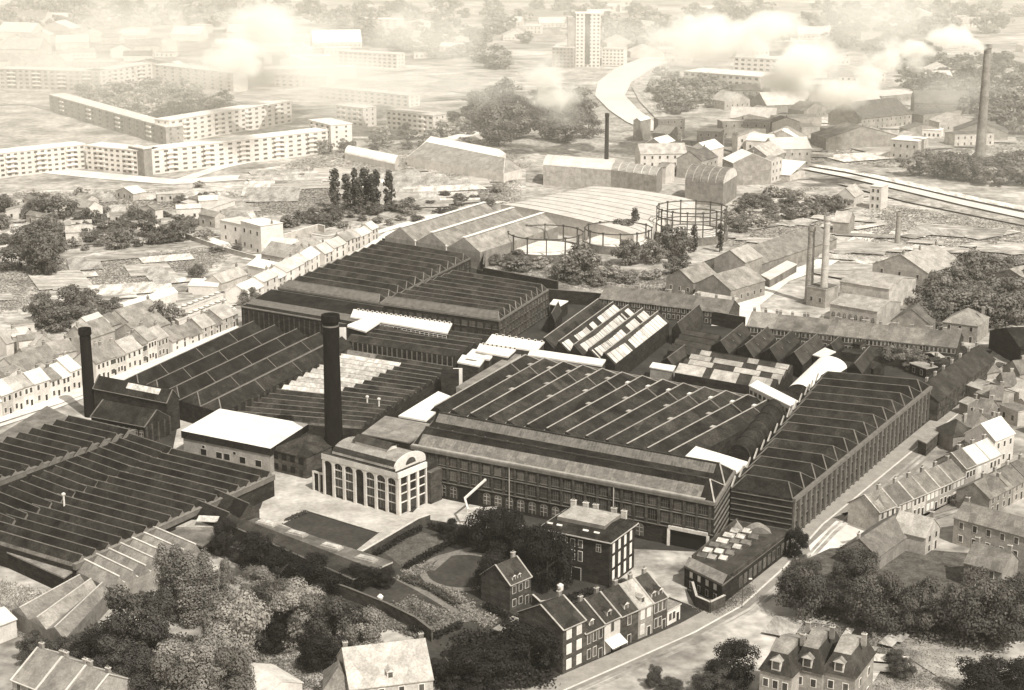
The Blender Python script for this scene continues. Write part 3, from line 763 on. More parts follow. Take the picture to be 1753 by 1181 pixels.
# long multi-gabled shed with ridges running away
rt, q, h = shed('multi_gable_shed', 'broad dark roof of long parallel ridges beside the terraced street', [(205, 655), (380, 707), (604, 592), (414, 559)], 6, 5, 'b', rh=2.6, frac=.55, hip=(3.5, 0), wall='dbrick', roof='slate2', glass='slate', trim='band', rtrim='lead2', gutter='band', gw=.35)
b = MB()
for i in range(22):
    t_ = (i + .5) / 22; p = lerp(q[1], q[2], t_); b.box(p[0] - .1, p[0] + .5, p[1] - .35, p[1] + .35, 0, 5.8, 'dbrick2')
b.build('pier', rt)
for i in range(5):
    for t_ in (.22, .5, .78):
        A = lerp(lerp(q[0], q[1], (i + .55) / 5), lerp(q[3], q[2], (i + .55) / 5), t_ + .02 * i); B = lerp(lerp(q[0], q[1], (i + 1) / 5), lerp(q[3], q[2], (i + 1) / 5), t_ + .02 * i)
        b = MB(); b.bar((*A, 8.62), (*B, 6.04), .18, .06, 'lead2'); b.build('roof_seam', rt)
# white-roofed workshop and hipped wing
rt, q, h = flatb('white_roof_workshop', 'workshop with a brilliant white flat roof and dark fascia', [(313, 737), (462, 767), (525, 726), (377, 700)], 7.2, 'concrete', 'white', trim='slate', th=2.0, over=.5)
windows(rt, q[0], q[1], 10, 1.4, 1.9, 1.7, 'plain', 'stone', 'black', m0=3, skip=(0, 2, 5, 7, 9))
windows(rt, q[0], q[1], 10, 3.4, .8, .7, 'plain', 'stone', 'black', m0=3, skip=(0, 2, 3, 4, 6, 7, 8, 9))
rt, L, D, rz = gable_px('hipped_workshop', 'dark hip-roofed wing attached to the white-roofed workshop', (463, 769), (524, 783), (570, 752), 6, 2.6, roof='hip', wall='dbrick2', rm='slate2', cat='workshop', cols=4, floors=2, frame='dbrick', pane='black', chim=0, ww=1.4)
# main chimney
stack('tall main factory chimney behind the white-arched boiler house', 573, 796, 41.5, 2.5, 2.05, 'soot', 'band')
# sheds behind the chimney
rt, _q, _h = shed('saw_tooth_shed', 'saw-tooth shed whose upper teeth are pale, behind the main chimney', [(398, 718), (620, 735), (778, 634), (596, 604)], 4, 16, rh=1.5, roof='slate2', trim='lead2', rtrim='lead2', gw=.25, light=lambda i: 'slate2', hip=0, strip=(.04, .3, 'slate3b'))
# pale half of those teeth: reglazed bays lying over the left part
P = [W(x, y, 4) for x, y in [(398, 718), (620, 735), (778, 634), (596, 604)]]; oo = Vector((P[0].x, P[0].y, 0)); qq = rel(P, oo)
for i in range(6, 16):
    t0, t1 = i / 16, (i + 1) / 16; tm = t0 + (t1 - t0) * .66
    A0, Am = lerp(qq[0], qq[3], t0), lerp(qq[0], qq[3], tm); B0, Bm = lerp(qq[1], qq[2], t0), lerp(qq[1], qq[2], tm)
    e = .60 - (i - 6) * .0 if i > 8 else .55
    e = {6: .42, 7: .46, 8: .50, 9: .52, 10: .54, 11: .55, 12: .56, 13: .57, 14: .58, 15: .3}[i]
    b = MB(); b.slab([(*A0, 4.14), (*lerp(A0, B0, e), 4.14), (*lerp(Am, Bm, e), 5.62), (*Am, 5.62)], .1, 'glassroof2' if i < 15 else 'glassroof'); b.build('roof_bay', rt)
rt, q, h = shed('raised_shed', 'raised dark saw-tooth block with a ribbed front wall behind the pale teeth', [(592, 583), (779, 611), (842, 580), (655, 556)], 6.5, 5, rh=1.4, roof='slate2', trim='band', rtrim='lead2', gw=.25)
b = MB(); u_ = (Vector(q[1]) - Vector(q[0])).normalized(); nn_ = Vector((u_.y, -u_.x))
for i in range(22):
    p = Vector(lerp(q[0], q[1], (i + .5) / 22)); a_ = p - u_ * .15; c_ = p + u_ * .15; b.prism([tuple(a_ + nn_ * .25), tuple(c_ + nn_ * .25), tuple(c_ + nn_ * .002), tuple(a_ + nn_ * .002)], 0, 6.3, 'band')
b.build('pilaster_row', rt)
# far-left mills
rt, q, h = shed('mill_annexe', 'low blank-fronted annexe with a long strip roof in front of the stepped mill', [(413, 525), (625, 561), (664, 523), (476, 494)], 8, 1, rh=1.0, frac=.8, roof='slate', trim='band', rtrim='band', wall='dbrick')
b = MB(); b.bar((*q[0], 7.9), (*q[1], 7.9), .6, .35, 'lead2'); b.build('coping', rt)
b = MB(); A_, B_, C_, D_ = q; b.slab([(*lerp(A_, D_, .12), 8.35), (*lerp(B_, C_, .12), 8.35), (*lerp(B_, C_, .34), 8.65), (*lerp(A_, D_, .34), 8.65)], .1, 'band'); b.build('rooflight_strip', rt)
b = MB(); u_ = (Vector(q[1]) - Vector(q[0])).normalized(); nn_ = Vector((u_.y, -u_.x))
for i in range(24):
    p = Vector(lerp(q[0], q[1], (i + .5) / 24)); a_ = p - u_ * .2; c_ = p + u_ * .2; b.prism([tuple(a_ + nn_ * .22), tuple(c_ + nn_ * .22), tuple(c_ + nn_ * .002), tuple(a_ + nn_ * .002)], 0, 7.2, 'dbrick2')
b.build('pilaster_row', rt)
for lab, cs, n in (('mill with saw-tooth roof bordering the bright street houses', [(476, 494), (648, 521), (805, 443), (650, 418)], 11), ('mill with saw-tooth roof and tall many-windowed end wall beside the glass roofs', [(648, 521), (855, 550), (938, 497), (772, 470)], 9)):
    rt, q, h = shed('saw_tooth_mill', lab, cs, 9.5, n, rh=2.3, hip=2.0, roof='slate2', trim='band', rtrim='lead2', gw=.3, parapet=.5, group='saw-tooth mills', strip=(.04, .26, 'slate3b'), light=lambda i: 'band' if i == 0 else 'slate2')
    windows(rt, q[0], q[1], 16, 6.6, 2.2, 1.7, 'bay', 'band', 'pane'); windows(rt, q[0], q[1], 16, 3.0, 2.2, 2.4, 'bay', 'band', 'pane')
    for z in (1.0, 3.9, 6.8): windows(rt, q[1], q[2], 17, z, 2.0, 1.9, 'bay', 'lead2', 'pane')
    b = MB()
    for i in range(18):
        p = lerp(q[1], q[2], i / 17); b.prism([(p[0] - .25, p[1] - .25), (p[0] + .35, p[1] - .25), (p[0] + .35, p[1] + .25), (p[0] - .25, p[1] + .25)], 0, 9.5, 'dbrick2')
    b.build('pilaster_row', rt)
# white modern roofs among the sheds
rt, q, h = flatb('white_roof_building', 'white L-shaped flat roof with a row of small roof vents', [(606, 529), (765, 571), (773, 553), (609, 528)][0:0] or [(601, 542), (765, 570), (773, 553), (606, 529)], 9.2, 'dbrick', 'white', trim='white', th=.5)
for i in range(20):
    p = lerp(q[3], q[2], (i + .7) / 20.4); put('roof_vent', winmesh('plain', .5, .5, 'white', 'black'), rt, (p[0] + .5, p[1] - 1.2, 9.25), R(-18))
windows(rt, q[0], q[1], 9, 6.6, 3.2, 1.6, 'cross', 'white', 'black', m0=7)
rt, q, h = flatb('white_roof_building', 'short white roof arm projecting toward the main chimney', [(592, 557), (626, 567), (650, 551), (620, 546)], 9.0, 'dbrick', 'white', trim='white', th=.5)
t = thing('hoist_tower', 'narrow tower with a white front panel just behind the main chimney', 'tower', W(588, 603)); b = MB(); b.box(-1.5, 1.5, 0, 3, 0, 9.0, 'dbrick', 'slate'); b.build('wall', t); b = MB(); b.box(-1.1, 1.1, -.12, 0, 3.4, 8.6, 'white'); b.build('front_panel', t)
for lab, cs, h in (('long white roof with small vents beside the tall-windowed mill', [(832, 587), (917, 600), (931, 585), (843, 572)], 8.5),
                   ('plain white strip roof at the head of the many-ridged shed', [(905, 607), (1029, 625), (1036, 615), (910, 597)], 8.2),
                   ('white roof stepped below the vented white roof', [(816, 600), (869, 610), (883, 597), (822, 588)], 7.9),
                   ('small white roof with a dark rooflight, upper of the stepped pair', [(800, 607), (837, 615), (846, 604), (810, 597)], 7.2),
                   ('small white roof with a dark rooflight, lowest of the stepped group', [(784, 619), (820, 626), (829, 614), (792, 607)], 6.9),
                   ('white flat roof of the strip building beside the shed valley', [(683, 711), (729, 719), (775, 680), (750, 670)], 7.2),
                   ('white flat roof wedged between the front mill and the street mill', [(1168, 787), (1260, 808), (1281, 791), (1192, 764)], 9.2)):
    rt, q, hh = flatb('white_roof_building', lab, cs, h, 'dbrick2', 'white', trim='white', th=.5)
    if 'vent' in lab and 'long' in lab or 'stepped below' in lab:
        for i in range(8):
            p = lerp(q[3], q[2], (i + .5) / 8); put('roof_vent', winmesh('plain', .5, .5, 'white', 'black'), rt, (p[0] + .4, p[1] - 1.0, h + .02), R(-18))
    if 'dark rooflight' in lab:
        c_ = lerp(lerp(q[0], q[1], .5), lerp(q[3], q[2], .5), .5); e1_ = (Vector(q[1]) - Vector(q[0])).normalized(); b = MB(); b.box(-1.9, 1.9, -.5, .5, 0, .15, 'greyroof'); put('rooflight', b.mesh('rooflight'), rt, (c_[0], c_[1], h + .01), math.atan2(e1_.y, e1_.x))
t = thing('end_wall', 'tall white end wall at the corner of the raised dark block', 'wall', W(784, 668)); b = MB(); b.box(-1.4, 1.4, -.3, .3, 0, 7.0, 'white'); b.build('panel', t)
flatb('strip_building', 'long narrow strip roof running beside the many-ridged shed', [(781, 662), (795, 667), (893, 606), (882, 602)], 6.5, 'cream', 'greyroof', trim='plaster')
flatb('workshop', 'flat grey-roofed block joining the boiler house to the front mill', [(620, 742), (700, 757), (748, 728), (660, 712)], 7.5, 'dbrick', 'greyroof', trim='lead2')
t = thing('water_tank', 'dark rooftop tank where the strip roofs meet', 'tank', W(771, 680)); b = MB(); b.box(-2.6, 2.6, -2, 2, 0, 8.4, 'dbrick', 'slate'); b.build('casing', t)

# many-ridged shed in the middle
rt, q, h = shed('many_ridged_shed', 'vast dark shed of parallel ridges with pale valley gutters', [(735, 704), (1170, 790), (1350, 694), (895, 612)], 7, 13, 'b', rh=1.8, frac=.3, hip=(0, 2.2), wall='dbrick', roof='slate', glass='slate2', trim='slate3', rtrim='lead', gutter='stone', gw=.5, parapet=0)
vent = MB(); vent.box(-.7, .7, -.7, .7, 0, .9, 'lead2', 'lead'); vent.box(-.9, .9, -.9, .9, .9, 1.05, 'lead'); vm = vent.mesh('roof_ventilator')
ventw = MB(); ventw.box(-.8, .8, -.8, .8, 0, .9, 'stone', 'white'); vw = ventw.mesh('roof_ventilator')
for i in range(1, 13):
    for tt, mm in ((.86, vw if i > 5 else vm), (.62 if i % 2 else .45, vm)):
        p = lerp(lerp(q[0], q[1], (i + .1) / 13), lerp(q[3], q[2], (i + .1) / 13), tt); put('roof_ventilator', mm, rt, (p[0], p[1], h + .3), R(-32))
# cross caps where the ridge line steps
for i in range(13):
    A = lerp(lerp(q[0], q[1], i / 13), lerp(q[3], q[2], i / 13), .76); Am = lerp(lerp(q[0], q[1], (i + .3) / 13), lerp(q[3], q[2], (i + .3) / 13), .79); B = lerp(lerp(q[0], q[1], (i + 1) / 13), lerp(q[3], q[2], (i + 1) / 13), .76)
    b = MB(); b.bar((*Am, h + 1.84), (*B, h + .1), .35, .15, 'lead2'); b.build('cross_cap', rt)
b = MB(); b.bar((*q[3], h - .2), (*q[2], h - .2), .5, 1.1, 'lead2'); b.build('parapet', rt)
barrel('barrel_roof_shed', 'dark half-barrel roof alongside the street mill', [(1248, 778), (1284, 786), (1358, 692), (1322, 684)], 7, 3.2, 'dbrick', 'slate', 'b', ribs=7, ribm='slate2')
rt, q, hh = flatb('covered_bridge', 'slanting white-roofed covered gallery bridging to the street mill', [(1283, 660), (1352, 694), (1366, 686), (1297, 651)], 10.5, 'stone', 'white', trim='white', th=.3)
windows(rt, q[0], q[1], 9, 8.2, 1.3, 1.1, 'plain', 'lead', 'pane')

# front mill
P = {'l': (705, 764), 'n': (1223, 861), 'r': (1257, 806), 'f': (752, 712)}
h = 12.5; C = [W(*P[k], h) for k in ('l', 'n', 'r', 'f')]; o = Vector((C[0].x, C[0].y, 0)); q = rel(C, o)
rt = thing('front_mill', 'long brick front mill with twin glazed roof slopes and arched ground-floor windows', 'mill', (o.x, o.y, 0))
MB().prism(q, 0, h - .02, 'dbrick', 'slate').build('wall', rt)
for k, (t0, t1) in enumerate(((0, .52), (.52, 1))):
    A0, A1 = lerp(q[0], q[3], t0), lerp(q[0], q[3], t1); B0, B1 = lerp(q[1], q[2], t0), lerp(q[1], q[2], t1)
    i0, i1 = (.018, .035); tm = .62
    A0_, B0_ = A0, B0
    hA = lerp(lerp(A0, A1, tm), lerp(B0, B1, tm), i0); hB = lerp(lerp(A0, A1, tm), lerp(B0, B1, tm), 1 - i1)
    zr = h + 2.7
    b = MB(); b.poly([(*A0, h), (*B0, h), (*hB, zr), (*hA, zr)], 'slate'); b.poly([(*hA, zr), (*hB, zr), (*B1, h), (*A1, h)], 'slate')
    b.poly([(*B0, h), (*B1, h), (*hB, zr)], 'slate'); b.poly([(*A0, h), (*hA, zr), (*A1, h)], 'slate')
    ro = b.build('roof', rt)
    G0, G1 = ((.08, .66), (.48, .94))[k]
    def on(s, t, dz=.06):
        lo = Vector((*lerp(A0, B0, s), h)); hi_ = Vector((*lerp(hA, hB, (s - i0) / (1 - i0 - i1)), zr)); return tuple(lo.lerp(hi_, t) + Vector((0, 0, dz)))
    b = MB(); b.poly([on(.02, G0), on(.955, G0), on(.955, G1), on(.02, G1)], 'glassroof'); g = b.build('glazing', ro)
    bb = MB()
    for j in range(90):
        s = .02 + .935 * j / 89; bb.bar(on(s, G0, .07), on(s, G1, .07), .09, .08, 'lead2')
    bb.build('glazing_bars', ro)
    b = MB(); b.bar(on(0, .05), on(.97, .05), 1.0, .25, 'lead' if k == 0 else 'lead2'); b.build('gutter', ro)
    b = MB(); b.bar((*hA, zr), (*hB, zr), .5, .25, 'slate3'); b.build('ridge_cap', ro)
    for c_ in (B0, B1):
        b = MB(); b.bar((*c_, h), (*hB, zr), .35, .2, 'lead'); b.build('hip_cap', ro)
    if k == 1:
        for j in range(16):
            s = .05 + .9 * j / 15 + rnd.uniform(-.02, .02); b = MB(); b.bar(on(s, -.12, .1), on(s, .05, .4), .3, .9, 'lead2'); b.build('roof_bracket', ro)
b = MB()
for i in range(4):
    b.bar((*q[i], h - .6), (*q[(i + 1) % 4], h - .6), .9, .75, 'lead2' if i in (1,) else 'band')
b.build('cornice', rt)
NB = 25
windows(rt, q[0], q[1], NB, 9.2, 2.1, 2.0, 'bay', 'band', 'pane', 1, 1); windows(rt, q[0], q[1], NB, 5.6, 2.1, 2.4, 'bay', 'band', 'pane', 1, 1)
windows(rt, q[0], q[1], NB, .9, 1.7, 2.9, 'arch', 'band', 'pane', 1, 1, skip=(4, 5, 20, 21, 22, 23, 24))
b = MB()
u = (Vector(q[1]) - Vector(q[0])).normalized(); n_ = Vector((u.y, -u.x))
for i in range(NB + 1):
    p = Vector(lerp(q[0], q[1], (1 / 84) + (i / NB) * (82 / 84))); a_ = p - u * .3; c_ = p + u * .3
    b.prism([tuple(a_ + n_ * .28), tuple(c_ + n_ * .28), tuple(c_ + n_ * .002), tuple(a_ + n_ * .002)], 4.6, h - .6, 'dbrick2')
b.build('pilaster_row', rt)
for z in (4.5, 8.4):
    b = MB(); s_ = Vector(q[0]) + n_ * .16; e_ = Vector(q[1]) + n_ * .16; b.bar((*s_, z), (*e_, z), .3, .18, 'band'); b.build('string_course', rt)
for z in (2, 3.6, 5.2, 6.8, 8.4, 10, 11.2):
    e2 = (Vector(q[2]) - Vector(q[1])).normalized(); n2 = Vector((e2.y, -e2.x)); b = MB(); b.bar((*(Vector(q[1]) + n2 * .1), z), (*(Vector(q[2]) + n2 * .1), z), .2, .35, 'lead2'); b.build('string_course', rt)
def opening(s0, s1, z1, name, fr):
    b = MB(); A = Vector(lerp(q[0], q[1], s0)) + n_ * .05; B = Vector(lerp(q[0], q[1], s1)) + n_ * .05
    b.poly([(*A, .05), (*B, .05), (*B, z1), (*A, z1)], 'black'); g = b.build(name, rt)
    if fr:
        b = MB(); b.bar((*(A + n_ * .3), z1), (*(B + n_ * .3), z1), .6, .8, fr)
        for p in (A, B): b.bar((*(p + n_ * .3), 0), (*(p + n_ * .3), z1), .7, .7, fr)
        for p in (A, B): b.box(p.x + n_.x * .3 - .35, p.x + n_.x * .3 + .35, p.y + n_.y * .3 - .35, p.y + n_.y * .3 + .35, 0, z1, fr)
        b.build('door_frame', g)
opening(.168, .235, 4.2, 'gateway', None); opening(.865, .985, 4.2, 'gateway', 'stone')
for s in (.345, .69): 
    p = Vector(lerp(q[0], q[1], s)) + n_ * .3; b = MB(); b.cyl(p.x, p.y, 0, h - .6, .14, .14, 'lead', 8); b.build('downpipe', rt)

# street mill
h = 10.0; cs = [(1252, 836), (1357, 854), (1592, 661), (1405, 644)]
rt, q, h = shed('street_mill', 'street mill with saw-tooth hipped roof and a long pilastered street front', cs, h, 14, rh=2.7, frac=.5, hip=2.6, roof='slate', wall='dbrick', trim='band', rtrim='band', gw=.3, gutter=None, light=None)
windows(rt, q[1], q[2], 30, 6.9, 1.5, 2.2, 'bay', 'lead2', 'pane', .8, .8); windows(rt, q[1], q[2], 30, 3.8, 1.5, 2.2, 'bay', 'lead2', 'pane', .8, .8); windows(rt, q[1], q[2], 30, .8, 1.5, 2.0, 'bay', 'lead2', 'pane', .8, .8)
u = (Vector(q[2]) - Vector(q[1])).normalized(); n_ = Vector((u.y, -u.x)); b = MB(); Lf = (Vector(q[2]) - Vector(q[1])).length
for i in range(31):
    p = Vector(q[1]) + u * (.8 + (Lf - 1.6) * i / 30); a_ = p - u * .34; c_ = p + u * .34
    b.prism([tuple(a_ + n_ * .5), tuple(c_ + n_ * .5), tuple(c_ + n_ * .002), tuple(a_ + n_ * .002)], 0, h - .8, 'band', 'lead2')
b.build('pilaster_row', rt)
b = MB(); b.bar((*(Vector(q[1]) + n_ * .3), h - .8), (*(Vector(q[2]) + n_ * .3), h - .8), .9, .9, 'band'); b.build('cornice', rt)
b = MB(); u0 = (Vector(q[1]) - Vector(q[0])).normalized(); n0 = Vector((u0.y, -u0.x))
for z in (2, 3.4, 4.8, 6.2, 7.6, 9.2): b.bar((*(Vector(q[0]) + n0 * .1), z), (*(Vector(q[1]) + n0 * .1), z), .2, .2, 'band')
b.build('string_course', rt)
for i in range(14):
    A = Vector(lerp(q[0], q[3], i / 14)); B = Vector(lerp(q[0], q[3], (i + .5) / 14)); b = MB(); b.bar((*A, h), (*B, h + 1.6), .3, .6, 'lead'); b.build('verge', rt)

# glass-roofed shed
rt, q, h = shed('glass_roof_shed', 'shed with brightly patched glass roofs between white roof and terrace yards', [(925, 592), (1053, 624), (1146, 551), (1018, 524)], 6.5, 5, 'b', rh=3.0, frac=.25, wall='dbrick', roof='slate2', glass='slate3', trim='lead', rtrim='lead', gw=.4)
rg = random.Random(3); zt = 0
for i in range(5):
    t0, t1 = i / 5, (i + 1) / 5; tm = t0 + .2 * .25; sB = 0
    hA, hB = lerp(q[0], q[1], tm), lerp(q[3], q[2], tm); A1, B1 = lerp(q[0], q[1], t1), lerp(q[3], q[2], t1)
    s = .02
    while s < .96:
        w_ = rg.choice((.02, .03, .05, .08)) if i else .12; e = min(.985, s + w_)
        m_ = rg.choice(('glassroof2', 'plaster', 'paleroof', 'slate3', 'plaster', 'plaster', 'paleroof')) if i else rg.choice(('slate3', 'slate2'))
        b = MB(); b.slab([(*lerp(hA, hB, s), h + 2.96), (*lerp(hA, hB, e - .006), h + 2.96), (*lerp(A1, B1, e - .006), h + .18), (*lerp(A1, B1, s), h + .18)], .08, m_); b.build('roof_panel', rt); s = e
# cluster of small sheds
rg = random.Random(5)
shed('gabled_shed', 'lone dark shed with pale gable front near the glass roofs', [(1150, 563), (1168, 572), (1204, 538), (1190, 532)], 5, 1, 'b', rh=3, frac=.5, roof='slate', glass='slate3', wall='dbrick2', trim='lead2')
shed('low_sheds', 'low ribbed dark roof in three steps beside the pale-patched roofs', [(1146, 600), (1205, 612), (1235, 577), (1172, 566)], 4, 4, 'a', rh=1.2, roof='slate3', trim='slate3', wall='dbrick')
shed('gabled_shed', 'small dark gabled shed behind the white hut', [(1132, 618), (1152, 626), (1185, 602), (1160, 596)], 3.6, 1, 'b', rh=1.8, frac=.5, roof='slate3', glass='slate3', wall='dbrick', trim='band')
for i, lab in enumerate(('first of the four parallel gabled sheds, nearest the glass roofs', 'second of four parallel gabled sheds, with two small skylights', 'third of four parallel gabled sheds, with two small skylights', 'last of the four parallel gabled sheds, nearest the curved white roof')):
    dx, dy = i * 42, i * 6.5
    rt, q, h = shed('gabled_shed', lab, [(1222 + dx - 4, 592 + dy), (1252 + dx - 4, 606 + dy), (1290 + dx - 4, 571 + dy), (1262 + dx - 4, 563 + dy)], 4.6, 1, 'b', rh=3, frac=.5, roof='slate3' if i else 'slate3', glass='slate3', wall='dbrick', trim='band', group='four parallel gabled sheds')
    for t_ in (.35, .65):
        p = lerp(lerp(q[0], q[3], t_), lerp(q[1], q[2], t_), .75); b = MB(); b.slab([(-.35, -.5, .25), (.45, .1, -.45), (.2, .5, -.45), (-.6, -.1, .25)], .08, 'glassroof2'); put('skylight', b.mesh('skylight'), rt, (p[0], p[1], h + 1.75))
pt, _q, _h = shed('patched_shed', 'low saw-tooth shed with pale and dark roof patches behind the many-ridged shed', [(1155, 638), (1325, 668), (1358, 634), (1195, 606)], 5, 4, 'a', rh=1.9, frac=.8, roof='slate3', wall='dbrick', trim='slate3')
Pq = [W(x, y, 5) for x, y in [(1155, 638), (1325, 668), (1358, 634), (1195, 606)]]; oo = Vector((Pq[0].x, Pq[0].y, 0)); qq = rel(Pq, oo)
for i, segs in enumerate((((0, .28), (.36, .62), (.75, .95)), ((.05, .30), (.52, .78), (.9, 1)), ((.0, .22), (.25, .55), (.7, .98)), ((.05, .16), (.55, .66), (.84, .97)))):
    for s, e in segs:
        t0, tm = i / 4, (i + .8) / 4
        A, B = lerp(qq[0], qq[3], t0), lerp(qq[1], qq[2], t0); Am, Bm = lerp(qq[0], qq[3], tm), lerp(qq[1], qq[2], tm)
        b = MB(); b.slab([(*lerp(A, B, s), 5.14), (*lerp(A, B, e), 5.14), (*lerp(Am, Bm, e), 7.02), (*lerp(Am, Bm, s), 7.02)], .1, 'litroof'); b.build('sheet_panel', pt)
flatb('white_hut', 'white-roofed hut just beyond the parapet of the many-ridged shed', [(1113, 628), (1151, 635), (1156, 626), (1118, 620)], 4.2, 'concrete', 'white', th=.3)
barrel('curved_white_roof', 'long shed with bright white curved roof beside the street mill', [(1345, 672), (1385, 672), (1450, 630), (1400, 618)], 6, 2.6, 'dbrick', 'white', 'b')
flatb('white_roof_shed', 'small shed with a pale sloping roof near the terrace yards', [(1392, 607), (1410, 612), (1430, 602), (1412, 595)], 5.5, 'dbrick', 'cream', th=.3)
shed('gabled_shed', 'dark gabled shed just past the curved white roof', [(1448, 632), (1476, 640), (1498, 610), (1478, 602)], 4.5, 1, 'b', rh=2.6, frac=.5, roof='slate3', glass='slate3', wall='dbrick', trim='band')
shed('gabled_shed', 'dark gabled shed between curved white roof and terrace yards', [(1412, 598), (1430, 604), (1446, 590), (1428, 585)], 4.5, 1, 'b', rh=2.4, frac=.5, roof='slate3', glass='slate3', wall='dbrick', trim='band')
flatb('shed', 'flat dark shed behind the end of the street mill', [(1455, 650), (1560, 668), (1585, 655), (1490, 640)], 5, 'dbrick', 'slate2')
flatb('forecourt_building', 'low dark building with a curved corner at the far end of the street mill', [(1592, 668), (1612, 674), (1626, 652), (1600, 648)], 7, 'dbrick', 'slate3')
wall_line('boundary_wall', 'dark boundary wall behind the tall-windowed mill and glass roofs', [(935, 517), (1020, 524), (1130, 540), (1275, 567)], 5, .5, 'dbrick', 'band')
flatb('white_roof_shed', 'small white wedge roof at the corner of the tall-windowed mill', [(942, 520), (958, 524), (972, 515), (948, 512)], 5, 'dbrick', 'white', th=.3)
shed('gabled_shed', 'dark gabled shed tucked behind the tall-windowed mill', [(938, 545), (950, 552), (962, 532), (950, 524)], 5, 1, 'b', rh=2.5, frac=.5, roof='slate3', glass='slate3', wall='dbrick', trim='band')
wall_line('boundary_wall', 'dark wall closing the far side of the two saw-tooth mills', [(655, 432), (830, 455), (828, 478)], 6, .5, 'dbrick', 'band')
wall_line('boundary_wall', 'dark wall stepping behind the tall-windowed mill beside the trees', [(828, 484), (955, 508)], 6, .5, 'dbrick', 'band')

# boiler house with white arcade
a_, b_, c_ = W(556, 846), W(683, 882), W(716, 858)
d = b_ - a_; L = d.length; rz = math.atan2(d.y, d.x); n = Vector((-d.y, d.x, 0)).normalized(); D = abs((c_ - b_).dot(n)); h = 10.6
rt = thing('boiler_house', 'boiler house with tall white arcaded front and barrel roof', 'boiler house', (a_.x, a_.y, 0), rz)
MB().box(0, L, 0, D, 0, h, 'dbrick', 'slate3').build('wall', rt)
b = MB(); n_a = 7; x0 = 0
for i in range(n_a + 1):
    x = L * i / n_a; w_ = .38 if i not in (0, n_a) else .5
    b.box(max(-.05, x - w_), min(L + .05, x + w_), -.5, -.003, 0, h, 'plaster')
b.box(-.2, L + .2, -.6, -.5, h - .9, h + .5, 'plaster')
for i in range(n_a):      # arch spandrels
    xa = L * i / n_a + .38; xb = L * (i + 1) / n_a - .38; cx = (xa + xb) / 2; rr = (xb - xa) / 2
    for j in range(8):
        t0, t1 = math.pi * j / 8, math.pi * (j + 1) / 8
        b.poly([(cx - rr * math.cos(t0), -.45, h - 2.3 + rr * .8 * math.sin(t0)), (cx - rr * math.cos(t1), -.45, h - 2.3 + rr * .8 * math.sin(t1)), (cx - rr * math.cos(t1), -.45, h - .5), (cx - rr * math.cos(t0), -.45, h - .5)], 'cream')
b.build('arcade', rt)
for i in range(n_a):
    xa = L * i / n_a + .4; xb = L * (i + 1) / n_a - .4
    if i in (0, 3): continue
    b = MB(); b.box(xa, xb, -.1, -.004, .8, h - 1.6, 'darkglass')
    for z in (2.9, 5.2, 7.4): b.box(xa, xb, -.2, -.1, z, z + .28, 'stone')
    for k in (1, 2): b.box(xa + (xb - xa) * k / 3 - .05, xa + (xb - xa) * k / 3 + .05, -.16, -.1, .8, h - 1.6, 'lead2')
    b.build('window', rt)
b = MB()
for i in range(4):
    y = D * i / 3; b.box(L + .003, L + .5, max(-.5, y - .4), min(D, y + .4), 0, h, 'plaster')
b.box(L + .003, L + .6, -.6, D, h - .9, h + .5, 'cream'); b.build('side_arcade', rt)
for i in range(3):
    y0_, y1_ = D * i / 3 + .45, D * (i + 1) / 3 - .45; b = MB(); b.box(L + .004, L + .1, y0_, y1_, .8, h - 1.5, 'darkglass')
    for z in (2.9, 5.2, 7.4): b.box(L + .1, L + .2, y0_, y1_, z, z + .3, 'cream')
    b.build('window', rt)
r = MB(); n = 14; y0, y1 = 1.4, D + 2.2; bx0, bx1 = 1.6, L - 2.2
A = [(bx0, y0 + (y1 - y0) * (.5 - .5 * math.cos(math.pi * i / n)), h + .3 + 2.7 * math.sin(math.pi * i / n)) for i in range(n + 1)]
for i in range(n): r.poly([A[i], (bx1, *A[i][1:]), (bx1, *A[i + 1][1:]), A[i + 1]], 'litroof' if i not in (1, 2) else 'slate3')
r.poly(A, 'plaster'); ro = r.build('roof', rt)
g = MB(); AA = [(bx1 + .3, p[1] + (p[1] - (y0 + y1) / 2) * .04, p[2] + .35) for p in A]
for i in range(n):
    g.poly([(bx1 + .3, AA[i][1], h - .2), (bx1 + .3, AA[i + 1][1], h - .2), AA[i + 1], AA[i]], 'cream'); g.poly([AA[i], AA[i + 1], (bx1 - .3, *AA[i + 1][1:]), (bx1 - .3, *AA[i][1:])], 'cream')
g.build('gable', rt)
g = MB(); cy = (y0 + y1) / 2; n2 = 10; pl = [(bx1 + .36, cy - 1.9 * math.cos(math.pi * i / n2), h + .6 + 1.6 * math.sin(math.pi * i / n2)) for i in range(n2 + 1)]; g.poly(pl, 'pane'); g.build('lunette', rt)
mo = MB(); mo.box(L * .25, L * .68, cy - 1.8, cy + 1.8, h + 2.4, h + 3.7, 'plaster'); mo.slab([(L * .22, cy - 2.1, h + 3.7), (L * .70, cy - 2.1, h + 3.7), (L * .70, cy, h + 4.8), (L * .22, cy, h + 4.8)], .15, 'slate3'); mo.slab([(L * .22, cy, h + 4.8), (L * .70, cy, h + 4.8), (L * .70, cy + 2.1, h + 3.7), (L * .22, cy + 2.1, h + 3.7)], .15, 'slate3'); mo.build('roof_monitor', ro)
MB().box(-.2, L, D, D + 6.5, 0, h - .6, 'dbrick', 'slate3').build('rear_block', rt)
MB().box(L - .5, L + 1.6, D + .05, D + 4.5, 0, h - 2.2, 'dbrick2', 'tarroof').build('side_block', rt)
b = MB(); b.box(-4.4, -.05, .6, 6, 0, 5.4, 'dbrick', 'slate3'); b.build('annexe', rt)
b = MB()
for x in (-4.4, -2.3): b.box(x, x + .4, .2, .597, 0, 5.4, 'cream')
